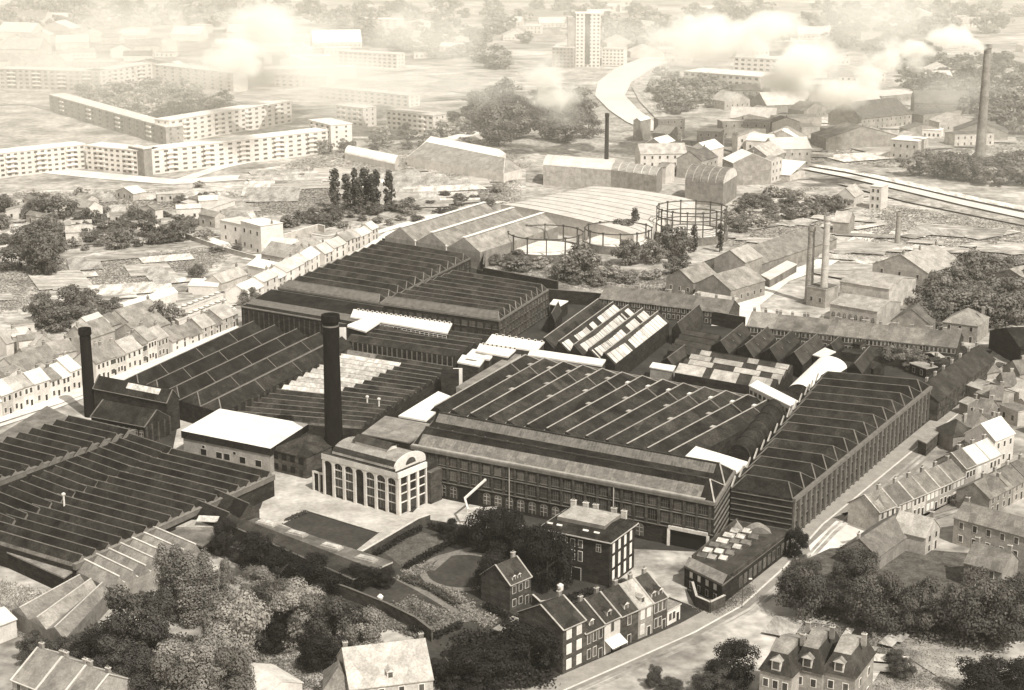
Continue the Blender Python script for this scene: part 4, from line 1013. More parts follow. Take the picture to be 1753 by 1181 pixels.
b.box(-4.4, -.1, .3, .596, 4.9, 5.4, 'cream'); b.build('annexe_arcade', rt)
tag(MB().box(-.5, 1.6, -.9, 1.1, 5.2, 7.0, 'cream').build('switch_box', None, W(735, 829)), 'small white box fixed to the dark corner of the front mill', 'box')

# pipe gantry in front of the mill
t = thing('pipe_gantry', 'white pipe on a lattice gantry reaching the mill gateway', 'gantry', W(812, 903)); b = MB()
for x in (-1.6, 1.6):
    for y in (-1, 1): b.bar((x, y, 0), (x, y, 4.2), .18, .18, 'pipe'); b.box(x - .1, x + .1, y - .1, y + .1, 0, 4.2, 'pipe')
for z in (2.1, 4.2):
    for s in ((-1.6, -1, 1.6, -1), (1.6, -1, 1.6, 1), (1.6, 1, -1.6, 1), (-1.6, 1, -1.6, -1)): b.bar((s[0], s[1], z), (s[2], s[3], z), .15, .15, 'pipe')
for s in ((-1.6, -1, 1.6, -1), (1.6, -1, 1.6, 1)): b.bar((s[0], s[1], 0), (s[2], s[3], 2.1), .1, .1, 'pipe'); b.bar((s[0], s[1], 2.1), (s[2], s[3], 4.2), .1, .1, 'pipe')
b.build('lattice', t); b = MB(); b.bar((-1.5, .5, 4.4), (5.5, 1.2, 4.4), .45, .45, 'pipe'); b.bar((-1.5, 0, 4.4), (-2.4, 5, 5.4), .45, .45, 'pipe'); b.bar((-2.4, 5, 5.4), (2.6, 12.5, 7.6), .45, .45, 'pipe'); b.build('pipe', t)

# low skylit building on the street
h = 5.0; cs = [(1172, 968), (1237, 1000), (1355, 909), (1262, 893)]
rt, q, h = flatb('corner_building', 'low dark brick corner building with cluttered skylight roof on the street', cs, h, 'dbrick', 'slate3', trim='band', th=.4)
windows(rt, q[1], q[2], 11, 1.2, 1.2, 2.2, 'plain', 'band', 'pane', 8, 1); windows(rt, q[0], q[1], 4, 3.0, .7, 1.1, 'plain', 'stone', 'plaster', 1, 1); windows(rt, q[0], q[1], 4, .6, .7, 1.3, 'plain', 'stone', 'pane', 1, 1)
b = MB(); A, B = Vector(q[0]), Vector(q[1]); A2, B2 = Vector(lerp(q[0], q[3], .15)), Vector(lerp(q[1], q[2], .13)); mA, mB = (A + A2) / 2, (B + B2) / 2
b.poly([(*A, h), (*B, h), (*mB, h + 1.3), (*mA, h + 1.3)], 'greyroof').poly([(*mA, h + 1.3), (*mB, h + 1.3), (*B2, h), (*A2, h)], 'tarroof').poly([(*B, h), (*B2, h), (*mB, h + 1.3)], 'dbrick').poly([(*A, h), (*mA, h + 1.3), (*A2, h)], 'dbrick')
b.build('end_roof', rt)
for i in range(2):
    b = MB(); s = (q[1], q[2]) if i else (q[0], q[3]); b.bar((*lerp(*s, .14), h), (*lerp(*s, 1), h), .4, .9, 'dbrick2'); b.build('parapet', rt)
rg = random.Random(8)
for i in range(17):
    s_, t_ = (.12 + .2 * (i % 3) + (.05 if i > 8 else 0)), .22 + .075 * (i // 2)
    p = lerp(lerp(q[0], q[1], s_), lerp(q[3], q[2], s_), t_ + .03 * (i % 2)); sk = MB(); w_ = rg.uniform(.9, 1.5)
    sk.box(-w_, w_, -.6, .6, 0, .35, 'lead2'); sk.slab([(-w_, -.65, .4), (w_, -.65, .4), (w_, .65, .95), (-w_, .65, .95)], .1, rg.choice(('glassroof2', 'glassroof', 'glassroof2')))
    put('skylight', sk.mesh('skylight'), rt, (p[0], p[1], h), R(-32))
for (x, y) in ((1297, 908), (1261, 906)):
    p = W(x, y, h + .2) - Vector((W(*cs[0], h).x, W(*cs[0], h).y, 0)); b = MB()
    if x == 1297:
        A = [(-3 + 6 * i / 8, 0, 1.6 * math.sin(math.pi * i / 8)) for i in range(9)]
        for i in range(8): b.poly([(A[i][0], -1.6, A[i][2]), (A[i + 1][0], -1.6, A[i + 1][2]), (A[i + 1][0], 1.6, A[i + 1][2]), (A[i][0], 1.6, A[i][2])], 'greyroof')
        b.poly([(a[0], -1.6, a[2]) for a in A], 'lead2'); b.build('arched_rooflight', rt, (p.x, p.y, h))
    else:
        b.poly([(-1.6, -1.2, 0), (1.6, -1.2, 0), (0, -.4, 2.2)], 'greyroof').poly([(1.6, -1.2, 0), (1.6, 2, 0), (0, 1.5, 2.2), (0, -.4, 2.2)], 'lead').poly([(-1.6, -1.2, 0), (0, -.4, 2.2), (0, 1.5, 2.2), (-1.6, 2, 0)], 'greyroof'); b.build('pyramid_rooflight', rt, (p.x, p.y, h))
wall_line('boundary_wall', 'rounded brick boundary wall at the foot of the corner building', [(1185, 1015), (1192, 1040), (1215, 1050), (1240, 1038)], 2.6, .4, 'dbrick2', 'stone')

# office block
rt, L, D, rz = gable_px('office_block', 'tall square brick office block with hipped roof and pale flat top', (927, 903), (1044, 927), (1074, 893), 10.8, 1.8, roof='mansard', wall='dbrick', rm='slate2', cat='office block', cols=0, chim=0, door=False, over=.6)
ro = [c for c in rt.children if c.name.startswith('roof')][0]
b = MB(); i_ = 2.6; b.box(i_, L - i_, i_, D - i_ + .8, 12.2, 13.1, 'lead2', 'litroof'); b.build('flat_top', ro)
for x, y in ((L * .3, D - 1), (L * .45, D - 1), (L * .72, D - 1), (L - 2, D - 1.5), (2, D - 1)): put('chimney', chimney_mesh(1.2, .7, 1.0, 'litbrick'), ro, (x, y, 12.8))
for x in (1.6, 4.0, L * .62, L * .78): b = MB(); b.slab([(-.7, 0, .3), (.7, 0, .3), (.7, .9, 1.1), (-.7, .9, 1.1)], .15, 'paleroof'); b.build('skylight', ro, (x, .3, 10.9))
b = MB(); b.box(-.7, L + .7, -.7, D + .7, 10.55, 10.8, 'stone'); b.build('cornice', ro)
WX = lambda x, z, w, hh, k='cross', fr='stone', pn='plaster': put('window', winmesh(k, w, hh, fr, pn), rt, (x, 0, z))
for z, hh in ((8.0, 1.6), (4.8, 2.2)):
    for x in (L * .5 - 1.9, L * .5, L * .5 + 1.9): WX(x - .6, z, .9, hh, 'plain', 'white', 'pane')
for x in (L * .2, L * .84): WX(x, 7.9, 1.0, 1.6, 'cross', 'stone', 'pane')
put('door', winmesh('door', 2.2, 3.0, 'stone', 'black'), rt, (L * .52, 0, 0))
for z, hh in ((7.6, 2.0), (4.2, 2.4), (.8, 2.4)): windows(rt, (L, 0), (L, D), 4, z, .8, hh, 'plain', 'white', 'white', .5, .5)
b = MB(); b.cyl(L * .36, -.15, 0, 10.4, .12, .12, 'lead', 8); b.build('downpipe', rt)

# ------------------------------------------------------------------ houses close by
PK = dict(wall='brick', rm='slate3')
# terrace on the near street, one house after another
base = [(963, 1156), (1001, 1138), (1034, 1122), (1061, 1109), (1092, 1095), (1117, 1084), (1141, 1073)]
spec = [('tall end terrace house with bright white window bays and bare gable', 9.6, 3.4, 'dbrick2', 'slate3', 2, 3, 0, 'white'),
        ('lower terrace house with one dormer next to the tall end house', 6.6, 3.6, 'dbrick2', 'slate3', 3, 2, 1, 'stone'),
        ('pale-fronted terrace house with a white shop awning', 6.9, 3.6, 'plaster', 'slate3', 1, 2, 1, 'stone'),
        ('narrow dark-roofed terrace house beside the awning house', 6.7, 3.8, 'dbrick2', 'slate3', 1, 2, 1, 'stone'),
        ('terrace house with a pale lit roof and dormer', 6.7, 3.8, 'brick', 'litroof', 2, 2, 1, 'white'),
        ('end terrace house with two dormers on its dark roof', 6.7, 3.8, 'dbrick2', 'slate3', 3, 2, 2, 'stone')]
for i, (lab, hh, rh, wm, rm, co, fl, dm, fr) in enumerate(spec):
    rt, L, D, rz = house(lab, base[i], base[i + 1], 11 if i else 12, hh, rh, 'gable', wm, rm, 'terrace_house', cols=co, floors=fl, frame=fr, pane='plaster' if i in (0, 4) else 'pane', dorm=dm, ww=1.2 if i == 0 else .9, wh=2.0, group='terrace on the near street', door=i != 0, chim=1, verge='lead')
    if i == 2:
        b = MB(); b.slab([(.1, -2.2, 2.1), (L - .1, -2.2, 2.1), (L - .1, -.02, 3.3), (.1, -.02, 3.3)], .1, 'white'); b.build('awning', rt)
house('low white single-storey shop at the end of the near terrace', (1142, 1072), (1164, 1060), 5, 3.4, .3, 'flat', 'plaster', 'greyroof', 'shop', 'shop', cols=3, floors=1, frame='white', chim=0, wh=1.6)
rt, L, D, rz = house('isolated three-storey garden house with two white dormer windows', (873, 1047), (909, 1031), 8.5, 6.0, 3.4, 'gable', 'dbrick2', 'slate3', 'garden_house', cols=3, floors=2, frame='stone', pane='pane', chim=1, verge='lead')
ro = [c for c in rt.children if c.name.startswith('roof')][0]
for x in (L * .28, L * .52): put('dormer', dormer_mesh('white', 'slate3'), ro, (x, .6, 6.5), 0, (.8, .7, .8))
rt, L, D, rz = house('small garden garage with ribbed pale roof and round-headed window', (868, 1109), (921, 1100), 7, 2.8, .6, 'lean', 'dbrick2', 'litroof', 'garage', 'garage', cols=3, floors=1, wkind='arch', chim=0, wh=1.5, door=False, world=(W(846, 1098), 7.5, 6, R(-38)))
wall_line('garden_wall', 'low brick wall joining the garden house and the terrace', [(912, 1034), (925, 1046), (955, 1042)], 2.2, .3, 'dbrick2', 'stone')
wall_line('garden_wall', 'long factory wall running along the pale trees to the garden', [(345, 938), (470, 980), (600, 1028), (660, 1052), (712, 1078), (740, 1100)], 2.8, .4, 'dbrick2', 'band')
wall_line('garden_wall', 'tall garden wall between the lawn and the boiler house yard', [(620, 962), (716, 905), (736, 898)], 2.6, .4, 'dbrick2', 'stone')
wall_line('garden_wall', 'kerb wall around the small lawn in the factory yard', [(484, 898), (527, 876), (648, 913)], .3, .4, 'dbrick2', 'stone')
# large houses at the bottom edge
rt, L, D, rz = house('large pale-walled mansion with two dormers in its light mansard roof', (1298, 1217), (1352, 1231), 12, 8.5, 5.0, 'mansard', 'brick', 'slate3', 'mansion', cols=3, floors=2, frame='white', chim=1, dorm=1, rm2='greyroof', dsc=1.5, group='mansions with mansard roofs', door=False)
house('central mansion wing with higher mansard roof and white chimney', (1352, 1213), (1404, 1225), 13, 8.5, 5.6, 'mansard', 'brick', 'slate3', 'mansion', cols=2, floors=2, frame='white', chim=2, dorm=1, rm2='greyroof', dsc=1.5, group='mansions with mansard roofs', door=False)
house('end mansion with steep dark dormer roof beside the sandy ground', (1404, 1220), (1460, 1233), 12, 8.5, 5.2, 'mansard', 'brick', 'slate3', 'mansion', cols=2, floors=2, frame='white', chim=1, dorm=1, rm2='greyroof', dsc=1.5, group='mansions with mansard roofs', sidewin=2, door=False)
rt, L, D, rz = house('big bright-roofed house beside the kitchen garden', (600, 1234), (742, 1216), 14, 6.5, 5.0, 'gable', 'litbrick', 'litroof', 'villa', cols=4, floors=2, frame='white', chim=2, dorm=1, sidewin=2)
house('small house with a hipped grey roof attached to the big bright-roofed house', (556, 1228), (606, 1226), 8, 5.5, 3.4, 'hip', 'plaster', 'rooftile', 'villa', cols=2, floors=1, chim=1)
for i, (p0, p1, lab) in enumerate((((24, 1205), (66, 1222), 'grey-roofed house with bright verge beneath the pale shed'), ((66, 1222), (106, 1238), 'middle grey-roofed house with a tall white chimney stack'), ((106, 1238), (144, 1254), 'last house of the short grey row under the round trees'))):
    house(lab, p0, p1, 13, 5, 4.0, 'gable', 'litbrick', 'greyroof', 'house', cols=2, floors=2, chim=2, group='short row under the round trees', verge='plaster')
rt, L, D, rz = house('pale outbuilding with a low double roof in the clearing', (400, 1190), (450, 1222), 9, 3.4, 1.8, 'gable', 'plaster', 'paleroof', 'outbuilding', cols=0, floors=1, chim=0)
house('white wall shed half hidden by the biggest round tree', (-20, 1110), (30, 1090), 8, 4, 1.5, 'gable', 'plaster', 'paleroof', 'outbuilding', cols=0, floors=1, chim=0)
# row along the side street on the far side of the road
base = [(1503, 914), (1532, 902), (1560, 890), (1583, 880), (1606, 870), (1628, 860), (1650, 849), (1668, 841), (1690, 832), (1711, 822)]
for i in range(9):
    lab = ['narrow lit end house with a stepped white gable at the square', 'second house of the side-street row, pale front and pale roof', 'pale house with large ground-floor windows, third in the side-street row', 'fourth house of the side-street row, long dark roof', 'fifth house of the side-street row, under the long dark roof',
           'brick house with white-framed windows before the row steps up', 'taller house where the side-street row steps up', 'house with the brilliant white roof slope in the side-street row', 'tall pale end house of the side-street row with blind bays'][i]
    big = i >= 6
    house(lab, base[i], base[i + 1], 9, 7.2 if big else 5.4, 3.2, 'gable', ['litbrick', 'brick', 'litbrick', 'brick', 'brick', 'brick', 'brick', 'plaster', 'plaster'][i], ['rooftile', 'rooftile', 'rooftile', 'rooftile', 'rooftile', 'tarroof', 'rooftile', 'paleroof', 'paleroof'][i], 'row_house', cols=3 if i != 7 else 2, floors=2, frame='white', pane='plaster' if i % 2 else 'pane', chim=1, group='row along the side street', verge='litbrick')
t = thing('corner_shop', 'narrow pale corner shop with pointed gable facing the square', 'shop', W(1484, 905), R(-20)); b = MB(); b.box(0, 4.4, 0, 6, 0, 5.2, 'litbrick', 'rooftile'); b.poly([(0, 0, 5.2), (4.4, 0, 5.2), (2.2, 0, 8)], 'plaster').poly([(0, 0, 5.2), (2.2, 0, 8), (2.2, 6, 8), (0, 6, 5.2)], 'rooftile').poly([(4.4, 0, 5.2), (4.4, 6, 5.2), (2.2, 6, 8), (2.2, 0, 8)], 'rooftile'); b.build('wall', t)
for z, hh in ((.5, 2.0), (3.1, 1.5)): put('window', winmesh('plain', 2.4, hh, 'white', 'plaster' if z > 1 else 'pane'), t, (2.2, 0, z))
house('bright house with a white lit roof slope facing the square', (1583, 952), (1607, 934), 8.5, 4.6, 3.4, 'gable_y', 'litbrick', 'litroof', cols=2, floors=2, chim=1)
house('long low tiled house between the square and the dark tree', (1500, 980), (1570, 930), 9, 3.8, 3.2, 'gable', 'brick', 'rooftile', cols=0, floors=1, chim=2)
house('dark brick house with pale gable wall and ridge chimneys behind the round trees', (1648, 1003), (1712, 1020), 9, 5.6, 3.4, 'gable', 'brick', 'rooftile', cols=2, floors=2, chim=2, frame='white')
house('long dark brick building with white corner windows facing the side street', (1630, 930), (1800, 978), 9, 6.5, 2.6, 'gable', 'brick', 'rooftile', 'building', 'building', cols=7, floors=2, frame='white', chim=2)
for i, (x, y) in enumerate(((1692, 884), (1712, 873), (1733, 862), (1755, 850))):
    house('%s of four tile-roofed houses opposite the side-street row' % ['first', 'second', 'third', 'last'][i], (x, y), (x + 20, y - 11), 9, 4.6, 3.0, 'gable', 'brick', 'rooftile', 'row_house', cols=2, floors=2, chim=1, group='houses opposite the side-street row')
house('dark tree-shaded house at the bend of the side street', (1665, 870), (1690, 878), 8, 5, 3.2, 'gable', 'brick', 'rooftile', cols=2, floors=2, chim=1)
# dark terrace continuing past the street mill
base = [(1604, 722), (1618, 711), (1632, 700), (1646, 689), (1660, 678), (1674, 667), (1688, 656), (1701, 646)]
for i in range(7):
    lab = ['dark terrace house closest to the street mill end', 'second dark house past the street mill', 'third dark house past the street mill', 'fourth dark house past the street mill', 'fifth dark house past the street mill', 'sixth dark house past the street mill', 'last dark terrace house before the shaded gable'][i]
    house(lab, base[i], base[i + 1], 11, 6.0, 3.6, 'gable', 'dbrick2', 'slate3', 'terrace_house', cols=2, floors=2, chim=1, group='dark terrace past the street mill', frame='band')
flatb('low_block', 'low pale-roofed block in the gap past the street mill', [(1572, 752), (1586, 758), (1612, 735), (1596, 726)], 4, 'dbrick2', 'litroof')
# shaded gables at the road end
house('black shaded gable end house where the road leaves the picture', (1692, 596), (1745, 628), 14, 6, 4, 'gable_y', 'dbrick', 'slate', cols=0, floors=1, chim=0)
# upper row right of the road
base = [(1668, 758), (1683, 742), (1698, 727), (1713, 712), (1728, 698), (1745, 683)]
for i in range(5):
    house('%s tile-roofed cottage on the outer side of the long road' % ['first', 'second', 'third', 'fourth', 'fifth'][i], (1640 + i * 26, 752 - i * 22), (1662 + i * 26, 758 - i * 24), 9, 4.5, 3, 'gable', 'brick', 'rooftile', 'cottage', cols=2, floors=1, chim=1, group='cottages along the outer road side')
house('dark-roofed house in front of the fenced yard on the outer road side', (1630, 775), (1668, 770), 8, 4.6, 3.4, 'hip', 'brick', 'slate3', cols=2, floors=1, chim=1)
house('house with brilliant white roof at the top of the side-street row', (1700, 800), (1733, 786), 9, 7.5, 3.6, 'gable', 'plaster', 'white', cols=3, floors=2, chim=1, frame='white')

# long terrace between the factory and gas works
def row(pts, n, depth, h, rh, labf, group, seed=1, roofs=('rooftile', 'litroof', 'greyroof'), walls=('dbrick2',), cols=2, chim=1, name='terrace_house', back=False, jit=1.0, cat='house', frame='stone', floors=2):
    r = random.Random(seed)
    P = [W(*p) for p in pts]; seg = [(b_ - a).length for a, b_ in zip(P, P[1:])]; T = sum(seg)
    def at(s):
        for a, b_, l in zip(P, P[1:], seg):
            if s <= l + 1e-6: return a.lerp(b_, s / l)
            s -= l
        return P[-1]
    cuts = [0] + sorted((i + r.uniform(-.28, .28) * (1 if jit > .5 else .6)) / n for i in range(1, n)) + [1]
    for i in range(n):
        a, b_ = at(T * cuts[i]), at(T * cuts[i + 1]); d = b_ - a; depth_ = depth * (1 + r.uniform(-.2, .15) * jit)
        house(labf(i, n), None, None, h=h + r.uniform(-.8, 1.0) * jit, rh=rh + r.uniform(-.6, .6) * jit, wall=r.choice(walls), rm=r.choice(roofs), name=name, cat=cat, world=(a, d.length - .02, depth_, math.atan2(d.y, d.x)), cols=cols, floors=floors, chim=chim, group=group, back=back, frame=frame)
NTH = ['first', 'second', 'third', 'fourth', 'fifth', 'sixth', 'seventh', 'eighth', 'ninth', 'tenth', 'eleventh', 'twelfth', 'thirteenth', 'fourteenth', 'fifteenth', 'sixteenth', 'seventeenth', 'eighteenth', 'nineteenth', 'twentieth']
row([(1277, 585), (1413, 600), (1636, 624)], 7, 13, 5.6, 3.4, lambda i, n: '%s section of the long range from the gas works lane' % NTH[i], 'long range beyond the factory yards', 4, roofs=('rooftile', 'tarroof', 'greyroof'), jit=.06, cols=7, chim=3)
row([(1026, 533), (1130, 546), (1246, 560)], 4, 12, 5.0, 3.4, lambda i, n: '%s section of the short terrace behind the glass-roofed shed' % NTH[i], 'short terrace behind the glass roofs', 9, roofs=('rooftile', 'tarroof'), jit=.1, cols=6, chim=3)
flatb('low_shed', 'dark brick low range of back-yard outhouses along the long terrace', [(1290, 578), (1295, 586), (1640, 625), (1638, 616)], 3, 'dbrick', 'slate2')
rt, L, D, rz = house('hip-roofed pale house at the far end of the long terrace', (1612, 580), (1672, 588), 14, 6, 4.0, 'hip', 'brick', 'greyroof', cols=3, floors=2, chim=2)
house('low house with a pale pyramid roof behind the long terrace', (1524, 566), (1592, 574), 14, 3.5, 5.0, 'gable_y', 'brick', 'tarroof', cols=0, floors=1, chim=0)

# ------------------------------------------------------------------ gas works
def gasholder(label, px, py, r, hcol, tiers, n, tankh=3.4, group='gasholders'):
    p = W(px, py); rt = thing('gasholder', label, 'gasholder', (p.x, p.y, 0), group=group)
    b = MB(); b.cyl(0, 0, 0, tankh, r + .6, r + .3, 'rooftile', 48, cap=False); b.cyl(0, 0, tankh, tankh, r + .3, r - .6, 'rooftile', 48, cap=False); b.cyl(0, 0, tankh, tankh - .8, r - .6, r - .6, 'rooftile', 48, cap=False); b.build('tank', rt)
    b = MB(); b.cyl(0, 0, tankh - .8, tankh + .15, r - .7, r - 3, 'paleroof', 48); b.build('bell', rt)
    cm = MB(); cm.box(-.22, .22, -.22, .22, 0, hcol, 'metal'); cm.box(-.4, .4, -.4, .4, hcol, hcol + .5, 'metal'); me = cm.mesh('column')
    for i in range(n):
        t = 2 * math.pi * i / n; put('column', me, rt, ((r - .25) * math.cos(t), (r - .25) * math.sin(t), tankh), t)
    for k in range(tiers):
        b = MB(); b.ring(0, 0, tankh + hcol * (k + 1) / tiers - .3, r - .25, .28, .45, 'metal', 36); b.build('ring_girder', rt)
gasholder('round gasholder with a single ring of guide columns beside the mill trees', 934, 437, 15.8, 6.5, 1, 12)
gasholder('round gasholder half behind the bushes in the middle of the three', 1058, 424, 14.5, 5.2, 1, 12)
gasholder('tallest gasholder frame with three ring girders beside two poplars', 1183, 408, 15.5, 10.5, 3, 14)
# three-bay shed and the great white roof
shed('three_bay_shed', 'three-bay shed with dark brick gables and white ridge strips', [(659, 405), (822, 432), (955, 388), (806, 360)], 7, 3, 'b', rh=5.0, frac=.5, wall='brick', roof='litroof', glass='greyroof', trim='white', gw=2.6)
barrel('exhibition_hall', 'huge hall with shallow white vaulted roof behind the gasholders', [(857, 352), (1085, 404), (1190, 345), (1008, 320)], 6.5, 1.8, 'cream', 'plaster', 'b', n=16, ribs=9, ribm='litroof', cat='hall')
barrel('long_hall', 'tall long hall with curved pale roof and ribbed walls behind the white hall', [(930, 282), (1046, 291), (1056, 278), (940, 268)], 10.5, 2.5, 'litbrick', 'plaster', 'a', cat='hall', ribs=9, ribm='paleroof')
barrel('long_hall', 'darker half of the long ribbed hall ending at the works tower', [(1046, 291), (1124, 301), (1134, 289), (1056, 278)], 10.5, 2.0, 'brick', 'litroof', 'a', cat='hall', ribs=6, ribm='paleroof')
barrel('barrel_hall', 'dark barrel-roofed hall with a white rounded gable beside the canal', [(1173, 309), (1238, 315), (1262, 300), (1194, 293)], 11, 5.5, 'brick', 'rooftile', 'a', cat='hall', ribs=5, ribm='litroof', gable='plaster')
stack('thin dark chimney standing against the bright canal bend', 1038, 288, 30, 1.25, 1.0, 'slate3', 'slate3')
stack('very tall pale chimney with white smoke streaming from its top', 1676, 290, 67, 3.0, 1.9, 'brick', 'brick')
stack('ringed gas works chimney with light iron hoops', 1384, 518, 29, 1.6, 1.2, 'brick', 'litroof', 11)
stack('pale slender chimney next to the ringed gas works chimney', 1409, 524, 34, 1.5, 1.1, 'litbrick', 'plaster', 3)
stack('short lone chimney at the edge of the pale wasteland', 1536, 417, 14, 1.2, 1.0, 'brick', 'brick')
# gas works sheds
gw = dict(wall='brick', floors=1, chim=0, door=False)
house('gas works gable house with a round vent next to the bushes', (1140, 500), (1186, 508), 17, 5.5, 4, 'gable_y', rm='greyroof', cols=3, name='works_building', cat='works building', **gw)
house('gas works gable house with a low front extension', (1190, 512), (1250, 524), 22, 6.0, 4.6, 'gable_y', rm='greyroof', cols=3, sidewin=5, name='works_building', cat='works building', **gw)
house('front extension with a pale sloping roof before the gas works gables', (1177, 528), (1246, 540), 7, 3.6, 1.6, 'lean', rm='litroof', cols=4, name='works_building', cat='works building', **gw)
house('raised gas works block with a shadowed gable above the round vents', (1222, 478), (1274, 486), 14, 8.5, 4, 'gable_y', rm='litroof', cols=0, name='works_building', cat='works building', **gw)
house('long gas works hall running back toward the wasteland', (1277, 484), (1380, 448), 18, 5, 4.5, 'gable', rm='greyroof', cols=0, name='works_hall', cat='works hall', world=(W(1277, 482), 75, 20, R(52)), **gw)
flatb('siding_shed', 'low white-roofed shed beside the gas works lane', [(1303, 470), (1318, 478), (1364, 452), (1347, 446)], 3.5, 'tarroof', 'plaster', th=.3)
house('gas works retort house with arched openings at the foot of the chimneys', (1420, 548), (1500, 562), 18, 6, 2.0, 'gable', rm='litroof', cols=8, wkind='arch', name='works_building', cat='works building', wall='litbrick', floors=1, chim=0, door=False)
house('stepped gas works roof behind the retort house', (1436, 520), (1520, 534), 22, 8.5, 2.2, 'gable', rm='litroof', cols=0, name='works_building', cat='works building', wall='litbrick', floors=1, chim=0, door=False)
house('gabled works building with a dark half-round window beyond the retort house', (1492, 486), (1586, 503), 26, 8, 5.5, 'gable_y', rm='litroof', cols=3, name='works_building', cat='works building', wall='litbrick', floors=2, chim=3, door=False)
house('small dark block between the two gas works chimneys', (1380, 522), (1412, 528), 9, 7, .4, 'flat', rm='tarroof', cols=2, name='works_building', cat='works building', **gw)
house('large shed roof at the far edge beyond the leafy park', (1652, 500), (1800, 530), 34, 5, 7, 'gable_y', rm='greyroof', cols=0, name='works_hall', cat='works hall', **gw)
house('pale block at the far end of the gas works lane', (1425, 402), (1452, 404), 14, 6, 3.5, 'gable', rm='litroof', cols=0, name='works_building', cat='works building', **gw)

# ------------------------------------------------------------------ the terraced street along the factory's far side
row([(-40, 731), (0, 716), (40, 700), (78, 687), (110, 675), (141, 663)], 9, 9, 5.6, 3.0, lambda i, n: '%s house of the bright street row leading to the slim chimney' % NTH[i], 'bright street row before the slim chimney', 21, roofs=('litroof', 'greyroof', 'paleroof'), walls=('plaster', 'litbrick', 'plaster'), frame='white')
row([(166, 655), (205, 640), (250, 622), (290, 605)], 7, 9, 6.4, 3.0, lambda i, n: '%s two-storey street house beyond the slim chimney' % NTH[i], 'street houses beyond the slim chimney', 22, roofs=('litroof', 'greyroof'), walls=('plaster', 'litbrick', 'plaster'), frame='white', cols=3)
row([(296, 603), (350, 580), (408, 557)], 5, 10, 3.5, 3.2, lambda i, n: '%s low tiled house between the street row and mill corner' % NTH[i], 'low houses by the mill corner', 23, roofs=('greyroof', 'litroof'), walls=('plaster', 'litbrick'), frame='white')
row([(425, 522), (470, 500), (520, 474), (548, 455)], 6, 9, 5.0, 2.4, lambda i, n: '%s white house of the dazzling row beside the saw-tooth mill' % NTH[i], 'dazzling white row beside the mill', 24, roofs=('white', 'plaster', 'paleroof'), walls=('white', 'plaster'), frame='litroof')
row([(556, 452), (600, 432), (648, 408)], 6, 8, 5.0, 2.4, lambda i, n: '%s pale house of the row leading to the three-bay shed' % NTH[i], 'pale row leading to the three-bay shed', 25, roofs=('paleroof', 'litroof'), walls=('plaster',), frame='greyroof')
# second row and scattered houses behind it
def misc(items, group):
    for (lab, p0, p1, D, h, rh, rf, wm, rm, co) in items:
        house(lab, p0, p1, D, h, rh, rf, wm, rm, 'house', cols=co, floors=2 if h > 4.6 else 1, chim=1, group=None, frame='stone')
misc([
    ('old dark-roofed house at the edge of the street with white gable', (34, 665), (105, 640), 11, 5, 4, 'gable', 'plaster', 'greyroof', 3),
    ('long grey roof running down to the slim chimney from the yards', (50, 640), (132, 622), 9, 4.5, 3, 'gable', 'litbrick', 'greyroof', 4),
    ('small house among the trees with white gable end', (12, 608), (42, 600), 8, 4, 3, 'gable', 'plaster', 'litroof', 1),
    ('house with pale side roof in the cluttered yards', (60, 612), (92, 604), 8, 4, 3, 'gable_y', 'litbrick', 'litroof', 1),
    ('steep gabled house immediately behind the slim chimney', (112, 600), (150, 606), 14, 5, 4, 'gable_y', 'litbrick', 'greyroof', 2),
    ('white-fronted gable house behind the slim chimney top', (160, 588), (188, 578), 9, 5.5, 3, 'gable', 'white', 'plaster', 1),
    ('grey-roofed house right of the white-fronted gable', (190, 580), (232, 566), 9, 4.5, 3, 'gable', 'litbrick', 'greyroof', 3),
    ('grey-roofed yard building beside the round trees', (238, 592), (292, 572), 10, 4, 3, 'gable', 'litbrick', 'greyroof', 2),
    ('building whose big dark roof slopes to the skylit sheds', (222, 576), (282, 556), 12, 5, 3.6, 'gable', 'litbrick', 'greyroof', 0),
    ('pale cube house on the lane through the fields', (378, 412), (414, 420), 11, 9, .4, 'flat', 'cream', 'paleroof', 2),
    ('tall modern white-roofed house at the lane corner', (414, 426), (448, 436), 11, 12, .4, 'flat', 'cream', 'white', 3),
    ('brick gable house below the modern white-roofed house', (448, 452), (500, 462), 12, 4.5, 4, 'gable', 'litbrick', 'litroof', 2),
    ('white-walled house with a pale side roof near the mill', (500, 452), (522, 440), 12, 6, 3, 'gable_y', 'white', 'plaster', 1),
    ('grey-roofed house tucked beside the mill corner row', (524, 452), (556, 440), 11, 5, 3, 'gable', 'litbrick', 'litroof', 2),
    ('low house with a rounded white roof near the mill corner', (424, 470), (470, 480), 9, 4, 2, 'gable', 'white', 'white', 0),
    ('grey shed by the round bush near the mill corner', (380, 500), (424, 484), 8, 3.5, 2.6, 'gable', 'litbrick', 'litroof', 0),
], 'x')
for i, (x, y) in enumerate(((290, 528), (300, 540), (312, 552))):
    rt, q, h = flatb('skylit_shed', '%s of three narrow sheds with rows of white skylights' % ['farthest', 'middle', 'nearest'][i], [(x - 4, y + 3), (x + 6, y + 9), (x + 92, y - 24), (x + 82, y - 30)], 3.6, 'cream', 'paleroof', th=.3, group='narrow skylit sheds')
    for j in range(9):
        p = lerp(lerp(q[0], q[1], .5), lerp(q[3], q[2], .5), (j + .5) / 9); b = MB(); b.box(-1.0, 1.0, -.8, .8, 0, .5, 'greyroof', 'white'); put('skylight', b.mesh('skylight'), rt, (p[0], p[1], 3.6), R(62))
flatb('long_white_shed', 'long low shed with dazzling white roof edging the rough field', [(202, 520), (212, 530), (304, 500), (296, 491)], 3.5, 'cream', 'white', th=.3)
